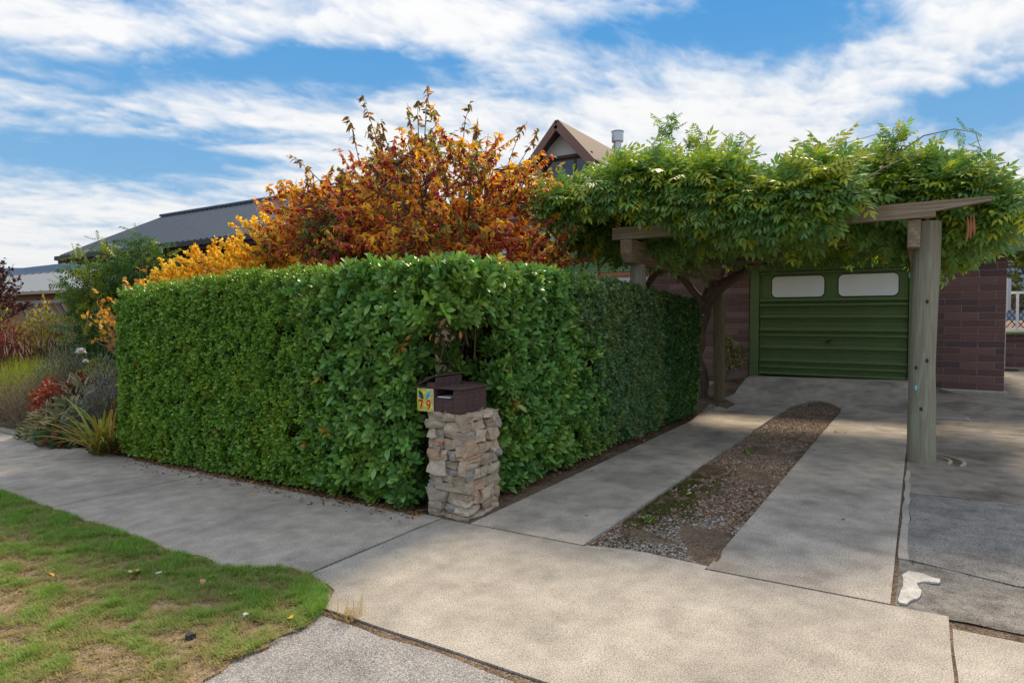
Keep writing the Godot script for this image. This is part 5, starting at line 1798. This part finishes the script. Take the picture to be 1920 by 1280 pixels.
func _garden() -> void:
	var small := one_leaf(0.045, 0.02, M.soft, 0.2, 0.3, 3)
	var tiny := one_leaf(0.035, 0.009, M.soft, 0.2, 0.2, 2)
	var mid := one_leaf(0.075, 0.035, M.soft, 0.25, 0.3, 3)
	var round_ := one_leaf(0.05, 0.045, M.soft, 0.2, 0.3, 3)
	var long := one_leaf(0.13, 0.03, M.soft, 0.3, 0.6, 4)
	shrub("crimson_bush", "deep crimson leaved bush under the purple tree", P(-14.5, 5.0, 0.45), Vector3(0.6, 0.95, 0.5), small, [Color(0.24, 0.018, 0.03), Color(0.16, 0.018, 0.03), Color(0.32, 0.03, 0.045)], 2600, 0.4, M.twig, 401)
	shrub("yellow_green_bush", "yellow green bush turning brown in front of the deck railing", P(-14.5, 5.55, 0.4), Vector3(0.62, 1.2, 0.5), mid, [Color(0.40, 0.32, 0.05), Color(0.55, 0.48, 0.05), Color(0.28, 0.24, 0.07), Color(0.46, 0.34, 0.09)], 2000, 0.4, M.twig, 402)
	shrub("lime_leaved_bush", "lime green leaved young shrub at the foot of the purple tree", P(-15.2, 5.1, 0.5), Vector3(0.45, 1.05, 0.4), mid, [Color(0.25, 0.33, 0.03), Color(0.35, 0.38, 0.03), Color(0.14, 0.22, 0.03)], 500, 0.4, M.twig, 413)
	shrub("clipped_brown_mound", "low rounded brown green clipped bush before the deck", P(-13.5, 5.6, 0.35), Vector3(0.75, 0.9, 0.55), tiny, [Color(0.075, 0.065, 0.035), Color(0.10, 0.08, 0.045), Color(0.06, 0.07, 0.03)], 6000, 0.3, M.twig, 403)
	shrub("green_ground_shrub", "bright green low shrub below the ferny tree", P(-12.6, 6.0, 0.4), Vector3(0.7, 0.75, 0.5), small, [Color(0.08, 0.16, 0.03), Color(0.12, 0.20, 0.03)], 2200, 0.4, M.twig, 414)
	for k in 6:
		var gx := -12.75 + (k % 3) * 0.36
		tussock("feather_grass", ["leftmost lime yellow feathery grass clump behind the lavender", "lime yellow grass clump second from the left behind the lavender", "lime yellow grass clump nearest the blue grey shrub", "back left feathery grass clump under the crimson bush", "back middle feathery grass clump", "back right feathery grass clump beside the brown mound"][k],
			P(gx, 4.35 + 0.35 * (k / 3), 0.15), 190, 0.72, 0.007, 0.45, 0.35, [Color(0.50, 0.56, 0.04), Color(0.60, 0.58, 0.07), Color(0.40, 0.48, 0.05)], 420 + k, "grass clump", false, 0.16).set_meta("group", "feather grass clumps")
	var sx: Array[Transform3D] = []
	var sc := PackedColorArray()
	rng.seed = 430
	for e in 70:
		var p := P(R(-12.95, -11.8), R(4.2, 4.95), R(0.78, 1.10))
		sx.append(Transform3D(frame(Vector3(R(-0.3, 0.3), 1, R(-0.3, 0.3)), rdir(), R(0.7, 1.2)), p))
		sc.append(jig(pick([Color(0.48, 0.28, 0.20), Color(0.40, 0.20, 0.16), Color(0.52, 0.36, 0.24)]), 0.2))
	tag(scatter("grass_plumes", one_leaf(0.16, 0.012, M.dry, 0.1, 0.2, 3), sx, sc), "pinkish seed plumes standing over the lime yellow grass", "seed heads")
	for k in 5:
		var p: Vector3 = [P(-11.7, 3.95, -0.1), P(-11.1, 3.95, -0.1), P(-10.7, 4.1, -0.05), P(-11.4, 4.3, 0.0), P(-10.95, 4.4, 0.1)][k]
		shrub("lavender_bush", ["leftmost faded brown lavender bush by the path", "second faded brown lavender bush by the path", "rightmost faded lavender bush nearest the red leaved plant", "lavender bush behind the leftmost two", "lavender bush in front of the blue grey shrub"][k], p, Vector3(0.42, 0.70, 0.38), tiny,
			[Color(0.20, 0.16, 0.11), Color(0.25, 0.20, 0.13), Color(0.15, 0.12, 0.09), Color(0.22, 0.23, 0.11)], 2600, 1.2, M.paletwig, 440 + k, "lavender").set_meta("group", "lavender bushes beside the path")
	shrub("blue_grey_shrub", "blue grey fine leaved shrub behind the red leaved plant", P(-10.75, 4.45, 0.3), Vector3(0.55, 0.75, 0.45), tiny, [Color(0.085, 0.12, 0.095), Color(0.12, 0.155, 0.125), Color(0.06, 0.10, 0.075)], 5200, 0.6, M.twig, 404)
	shrub("yellow_green_cushion", "yellow green cushion plant on top of the bank", P(-9.3, 4.25, 0.52), Vector3(0.32, 0.38, 0.3), tiny, [Color(0.36, 0.37, 0.06), Color(0.28, 0.32, 0.05)], 2200, 0.5, M.twig, 405)
	shrub("silver_bush", "silvery grey bush against the left end of the hedge", P(-8.55, 3.98, 0.10), Vector3(0.46, 0.82, 0.33), tiny, [Color(0.24, 0.28, 0.28), Color(0.32, 0.36, 0.36), Color(0.17, 0.21, 0.20)], 4200, 0.6, M.paletwig, 406)
	shrub("silver_bush", "low silvery bush at the foot of the bank behind the flax", P(-8.75, 3.72, -0.05), Vector3(0.28, 0.42, 0.2), tiny, [Color(0.20, 0.25, 0.23), Color(0.14, 0.18, 0.16)], 1800, 0.6, M.paletwig, 416)
	shrub("red_leaved_plant", "low plant with scarlet red leaves on the bank", P(-9.75, 3.82, 0.22), Vector3(0.36, 0.40, 0.22), round_, [Color(0.30, 0.045, 0.028), Color(0.24, 0.045, 0.03), Color(0.34, 0.09, 0.04)], 420, 0.4, M.twig, 407)
	shrub("red_leaved_plant", "smaller patch of dark red leaves higher on the bank", P(-9.25, 3.95, 0.42), Vector3(0.3, 0.26, 0.22), round_, [Color(0.24, 0.04, 0.025), Color(0.18, 0.045, 0.03)], 420, 0.4, M.twig, 417)
	shrub("withered_perennials", "withered tan and grey green perennials covering the bank", P(-9.1, 3.86, -0.05), Vector3(0.55, 0.62, 0.3), long, [Color(0.38, 0.30, 0.18), Color(0.24, 0.26, 0.14), Color(0.50, 0.42, 0.28), Color(0.18, 0.21, 0.11)], 900, 0.1, M.paletwig, 408, "perennials")
	shrub("withered_perennials", "withered brown flower stalks at the left of the bank", P(-9.55, 3.72, -0.10), Vector3(0.34, 0.36, 0.22), long, [Color(0.32, 0.24, 0.14), Color(0.20, 0.24, 0.12), Color(0.50, 0.40, 0.24)], 420, 0.1, M.paletwig, 418, "perennials")
	shrub("bergenia", "broad dark green leaves at the edge of the pavement before the bank", P(-9.0, 3.58, -0.12), Vector3(0.42, 0.20, 0.14), one_leaf(0.12, 0.07, M.soft, 0.2, 0.4, 4), [Color(0.06, 0.12, 0.05), Color(0.09, 0.15, 0.06), Color(0.28, 0.12, 0.05)], 150, 0.5, M.twig, 409, "plant")
	shrub("bergenia", "small green plant at the path corner", P(-9.95, 3.66, -0.14), Vector3(0.26, 0.24, 0.16), small, [Color(0.08, 0.13, 0.05), Color(0.12, 0.15, 0.06)], 600, 0.5, M.twig, 419, "plant")
	shrub("brown_stalk_bush", "dark brown stalky bush behind the flax, against the hedge end", P(-8.1, 3.8, 0.0), Vector3(0.42, 0.60, 0.25), tiny, [Color(0.07, 0.05, 0.035), Color(0.10, 0.07, 0.045)], 1500, 0.8, M.twig, 410)
	tussock("flax", "arching yellow green flax plant at the left foot of the hedge", P(-7.86, 3.58, -0.08), 84, 0.88, 0.034, 1.5, 1.5, [Color(0.38, 0.42, 0.07), Color(0.48, 0.45, 0.08), Color(0.26, 0.34, 0.07), Color(0.52, 0.34, 0.07)], 450, "flax", true, 0.09)
	shrub("rusty_undergrowth", "rusty brown dead leaves gathered under the flax", P(-7.82, 3.6, -0.1), Vector3(0.30, 0.22, 0.14), small, [Color(0.30, 0.11, 0.035), Color(0.22, 0.09, 0.03), Color(0.12, 0.13, 0.04)], 420, 0.2, M.twig, 411, "plant")
	rng.seed = 470
	var rk := stone_mesh(mat(0.5, 0.49, 0.47, 0.9), 500)
	for k in 2:
		var o := obj("garden_stone", rk, null, self, [P(-10.34, 4.45, 0.99), P(-9.98, 4.35, 0.86)][k])
		o.scale = Vector3(0.10, 0.07, 0.09) if k == 0 else Vector3(0.06, 0.04, 0.05)
		tag(o, ["white stone among the shrubs behind the bank", "small pale stone just right of the white stone"][k], "stone")
	# garden path at far left
	struct("garden_path", sheet(pv([-14.0, 3.66, -10.1, 3.66, -10.25, 3.80, -14.0, 3.84]), 0.015, 0.6, 0.04), M.slab)

# ---------------------------------------------------------------- grass verge
func _lawn() -> void:
	var edge := pv([-14, 2.26, -6.6, 2.24, -5.6, 2.22, -4.6, 2.20, -3.9, 2.17, -3.3, 2.20, -3.1, 2.36, -2.9, 2.38, -2.62, 2.27, -2.45, 2.12, -2.40, 1.95, -2.42, 1.4, -2.5, 0.9, -3.2, -1.3, -14, -1.3])
	struct("verge_soil", sheet(ragged(edge, 0.06, 0.11, 12.0), 0.008, 0.3, 0.02, 0.02), M.verge)
	var b := Buf.new()
	rng.seed = 600
	for k in 9:
		b.col = Color.WHITE * R(0.75, 1.25)
		var a := R(0, TAU)
		var lean := R(0.2, 1.1)
		b.leaf(Vector3(R(-0.012, 0.012), 0, R(-0.012, 0.012)), Vector3(cos(a) * lean, 1, sin(a) * lean), Vector3(-cos(a), lean, -sin(a)), R(0.022, 0.042), R(0.0022, 0.0036), 0.2, R(0.1, 0.5), 3, 0.5)
	var tuft := b.mesh(M.blade)
	var xf: Array[Transform3D] = []
	var cols := PackedColorArray()
	for e in 90000:
		var p := Vector2(R(-8.5, -2.35), R(0.75, 2.45))
		if not Geometry2D.is_point_in_polygon(p, edge):
			continue
		var n1 := noi.get_noise_2d(p.x * 42.0, p.y * 75.0)
		var n2 := noi.get_noise_2d(p.x * 130.0 + 77.0, p.y * 130.0)
		# thick and green along the pavement, thin and strawy towards the apron
		var near_path := sm(1.55, 2.2, p.y) + 0.4 * sm(-5.5, -7.0, p.x)
		var lush := n1 * 1.6 + n2 * 0.7 + near_path * 0.75 - 0.34 - 0.35 * sm(-3.4, -2.6, p.x) * sm(2.1, 1.8, p.y)
		if R(0, 1) > sm(-0.75, 0.35, lush) * 0.9 + 0.10:
			continue
		var big := R(0.6, 1.0) + 0.75 * sm(0.1, 0.8, lush)
		xf.append(Transform3D(Basis(Vector3.UP, R(0, TAU)) * Basis.from_scale(Vector3(1.1, big, 1.1)), P(p.x, p.y, gh(p.x, p.y) + 0.010)))
		var c := Color(0.36, 0.30, 0.11).lerp(Color(0.25, 0.36, 0.06), sm(-0.55, 0.15, lush + R(-0.35, 0.35))).lerp(Color(0.20, 0.38, 0.045), sm(0.3, 0.9, lush))
		if R(0, 1) < 0.06:
			c = Color(0.42, 0.32, 0.10)
		cols.append(jig(c, 0.25))
	tag(scatter("grass", tuft, xf, cols), "patchy green and straw coloured grass of the verge", "grass")

# ---------------------------------------------------------------- small things
func _small_things() -> void:
	rng.seed = 700
	# gravel and bark in the strip
	var rk := []
	for k in 3:
		rk.append(stone_mesh(leaf_mat(0.85, 0.0), 710 + k))
	for k in 3:
		var xf: Array[Transform3D] = []
		var cols := PackedColorArray()
		for e in 12000:
			var d := R(3.64, 11.5)
			var s := R(-1.765, -1.005)
			if d > 10.95 and pow((s + 1.385) / 0.38, 2) + pow((d - 10.95) / 0.6, 2) > 1.0:
				continue
			var grit := sm(4.9, 3.9, d + 0.5 * noi.get_noise_2d(s * 60.0, d * 60.0)) * sm(-1.75, -1.55, s)
			var mossy := sm(-1.3, -1.7, s) * sm(4.1, 4.5, d) * sm(6.6, 5.6, d)
			if R(0, 1) < mossy * 0.75 or d < 6.5 and d > 4.6 and R(0, 1) < 0.35:
				continue
			var sz := R(0.004, 0.010) if grit > 0.4 else R(0.005, 0.017)
			var c: Color = pick([Color(0.30, 0.29, 0.28), Color(0.22, 0.22, 0.22), Color(0.42, 0.40, 0.37), Color(0.34, 0.27, 0.20)]) if R(0, 1) < 0.10 + grit * 0.75 else pick([Color(0.19, 0.115, 0.07), Color(0.25, 0.165, 0.11), Color(0.13, 0.08, 0.055), Color(0.31, 0.22, 0.155)])
			xf.append(Transform3D(Basis.from_euler(Vector3(R(-0.4, 0.4), R(0, TAU), R(-0.4, 0.4))) * Basis.from_scale(Vector3(sz * R(0.8, 1.7), sz * R(0.35, 0.8), sz)), P(s, d, gh(s, d) - 0.028 + sz * 0.12 + 0.004)))
			cols.append(jig(c, 0.25))
		tag(scatter("gravel", rk[k], xf, cols), ["grey gravel and brown bark in the soil strip of the drive", "brown chips in the soil strip of the drive", "mixed stones in the soil strip of the drive"][k], "gravel")
	# moss by the left edge of the strip
	var mb := Buf.new()
	var mx: Array[Transform3D] = []
	var mc := PackedColorArray()
	mb.leaf(Vector3.ZERO, Vector3(0.4, 1, 0), Vector3(0, 0, 1), 0.02, 0.008, 0.2, 0.3, 2)
	mb.leaf(Vector3.ZERO, Vector3(-0.4, 1, 0.3), Vector3(0, 0, 1), 0.02, 0.008, 0.2, 0.3, 2)
	mb.leaf(Vector3.ZERO, Vector3(0, 1, -0.6), Vector3(1, 0, 0), 0.02, 0.008, 0.2, 0.3, 2)
	for e in 9000:
		var s := -1.76 + absf(rng.randfn(0, 0.17))
		var d := rng.randfn(5.1, 0.55)
		if noi.get_noise_2d(s * 90.0, d * 60.0) < -0.12 or s > -1.05:
			continue
		mx.append(Transform3D(Basis(Vector3.UP, R(0, TAU)).scaled(Vector3(1, R(0.4, 0.9), 1)), P(s, d, gh(s, d) - 0.026)))
		mc.append(jig(Color(0.13, 0.125, 0.03), 0.3))
	tag(scatter("moss", mb.mesh(M.blade), mx, mc), "olive green moss along the left edge of the soil strip", "moss")
	# fallen leaves, one by one
	var cl := {"o": [0.55, 0.23, 0.04], "t": [0.46, 0.27, 0.11], "g": [0.40, 0.46, 0.12], "r": [0.38, 0.11, 0.03], "y": [0.60, 0.38, 0.03]}
	var word := {"o": "orange", "t": "tan", "g": "pale green", "r": "rust red", "y": "yellow"}
	var lms := {}
	for k in cl:
		lms[k] = one_leaf(0.075, 0.048, mat(cl[k][0], cl[k][1], cl[k][2], 0.7), 0.35, 0.5, 4)
	var nth := ["nearest the street", "second nearest the street", "third nearest the street", "fourth nearest the street", "fifth nearest the street", "farthest from the street"]
	var rank := {}
	LEAVES.sort_custom(func(p, q): return p[1] < q[1])
	for q in LEAVES:
		var s: float = q[0]
		var d: float = q[1]
		var y := gh(s, d) + (0.035 if d < 2.45 and s < -2.4 else 0.008)
		var where := "on the grass verge" if d < 2.45 and s < -2.4 else "on the soil strip" if s > -1.76 and s < -1.0 else "on the concrete left of the strip" if s <= -1.76 and s > -2.8 else "on the concrete right of the strip" if s >= -1.0 else "on the pavement by the hedge"
		var kind := "%s leaf %s" % [word[q[2]], where]
		var k: int = rank.get(kind, 0)
		rank[kind] = k + 1
		var o := obj("fallen_leaf", lms[q[2]], null, self)
		o.transform = Transform3D(frame(Vector3(R(-1, 1), R(0.0, 0.3), R(-1, 1)), Vector3(R(-0.4, 0.4), 1, R(-0.4, 0.4)), R(0.4, 0.65)), P(s, d, y))
		tag(o, "%s, %s of its colour" % [kind, nth[k]], "leaf", "%s fallen leaves" % word[q[2]])
	# weeds in the strip
	for q in [[-1.52, 7.1, 0], [-1.62, 4.35, 1]]:
		tussock("weed", ["small green weed half way up the soil strip", "small green weed near the street end of the soil strip"][q[2]], P(q[0], q[1], gh(q[0], q[1]) - 0.02), 22, 0.07, 0.012, 1.4, 1.0, [Color(0.16, 0.30, 0.04), Color(0.22, 0.36, 0.06)], 720 + q[2], "weed", false, 0.05)
	tussock("dry_grass_tuft", "dry straw tuft at the left end of the dirt joint by the verge", P(-2.30, 2.13, gh(-2.3, 2.1)), 60, 0.13, 0.003, 2.6, 0.8, [Color(0.50, 0.36, 0.14), Color(0.42, 0.28, 0.10)], 730, "grass tuft", false, 0.05)
	# white plaster spill
	var pm := ground_mat(M.conc, 0.7, M.stain, 0.9, 0.95, 0.4)
	pm.albedo_color = Color(1.2, 1.22, 1.25)
	tag(obj("plaster_spill", sheet(ragged(pv([-0.06, 4.04, -0.02, 4.12, 0.05, 4.13, 0.11, 4.10, 0.10, 4.03, 0.04, 4.02, 0.005, 3.97, 0.02, 3.86, 0.02, 3.75, -0.02, 3.66, -0.06, 3.66]), 0.03, 0.03, 3.0), 0.004, 0.1, 0.01, 0.01), pm), "white spill of dried plaster at the corner of drive and asphalt", "plaster")
	# drain cover and ring in the neighbour's paving
	var g := thing("drain_cover", "square grey drain cover set in the neighbour's paving", "drain cover")
	var y0 := gh(0.4, 10.3)
	bx("frame", P(0.16, 10.08, y0 - 0.03), P(0.58, 10.58, y0 + 0.008), mat(0.30, 0.26, 0.25, 0.8), g, 0.004)
	bx("plate", P(0.20, 10.12, y0 - 0.02), P(0.54, 10.54, y0 + 0.013), mat(0.22, 0.19, 0.19, 0.8), g, 0.004)
	var rb := thing("concrete_collar", "broken curved concrete collar beside the right pergola post", "collar")
	for k in 2:
		var pts := []
		var rr := []
		for e in 13:
			var an := -0.5 + 2.1 * e / 12.0
			var r := 0.22 + 0.11 * k
			pts.append(P(0.06 + r * cos(an), 7.5 + r * 1.1 * sin(an), gh(0.2, 7.5) + 0.002))
			rr.append(0.022 * (1.0 if e > 0 and e < 12 else 0.3))
		var b := Buf.new()
		b.tube(pts, rr, 7, true, 0.15)
		obj("ridge", b, M.rockmortar if k == 0 else M.mortar, rb)
	var sb := Buf.new()
	for e in 9:
		var a0 := -0.5 + 2.0 * e / 9.0
		var a1 := -0.5 + 2.0 * (e + 1) / 9.0
		var y := gh(0.2, 7.5) + 0.004
		sb.quad(P(0.06 + 0.24 * cos(a0), 7.5 + 0.26 * sin(a0), y), P(0.06 + 0.24 * cos(a1), 7.5 + 0.26 * sin(a1), y), P(0.06 + 0.31 * cos(a1), 7.5 + 0.34 * sin(a1), y), P(0.06 + 0.31 * cos(a0), 7.5 + 0.34 * sin(a0), y), Vector3.UP)
	obj("groove", sb, M.gap, rb)
	# pebbles on the paving
	for q in [[-2.75, 1.60, 0.022, 0], [-2.72, 1.86, 0.016, 1], [-3.62, 1.93, 0.016, 1]]:
		var o := obj("pebble", stone_mesh(mat(0.03, 0.03, 0.03, 0.6) if q[3] == 0 else mat(0.6, 0.6, 0.58, 0.7), 740 + int(q[0] * 10)), null, self, P(q[0], q[1], gh(q[0], q[1]) + 0.016))
		o.scale = Vector3.ONE * q[2] * 1.6
		tag(o, "black pebble at the edge of verge and apron" if q[3] == 0 else ("white pebble in the bare corner of the verge" if q[0] > -3 else "white pebble in the grass at the lower left"), "pebble")

var LEAVES := [[-5.53, 2.15, "o"], [-5.40, 1.93, "t"], [-3.74, 1.83, "g"], [-3.73, 1.86, "t"], [-3.70, 1.88, "o"], [-3.56, 1.93, "r"], [-3.29, 1.99, "t"], [-3.28, 2.03, "o"], [-4.06, 1.58, "o"], [-3.96, 1.37, "t"], [-2.97, 1.95, "t"], [-2.87, 2.07, "r"], [-2.47, 1.94, "y"], [-4.52, 3.55, "y"], [-4.75, 3.32, "t"], [-2.47, 7.87, "y"], [-1.90, 6.60, "y"], [-1.83, 6.67, "y"], [-0.56, 7.27, "y"], [-0.27, 7.64, "y"], [-0.33, 7.80, "y"], [-0.14, 7.80, "y"], [-0.88, 8.88, "y"], [-0.74, 8.86, "y"], [-2.02, 4.17, "t"], [-1.54, 5.14, "g"], [-1.12, 6.26, "o"], [-1.23, 5.85, "g"], [-1.04, 5.72, "o"], [-1.70, 11.3, "g"], [-1.43, 5.23, "y"], [-0.41, 4.98, "t"]]
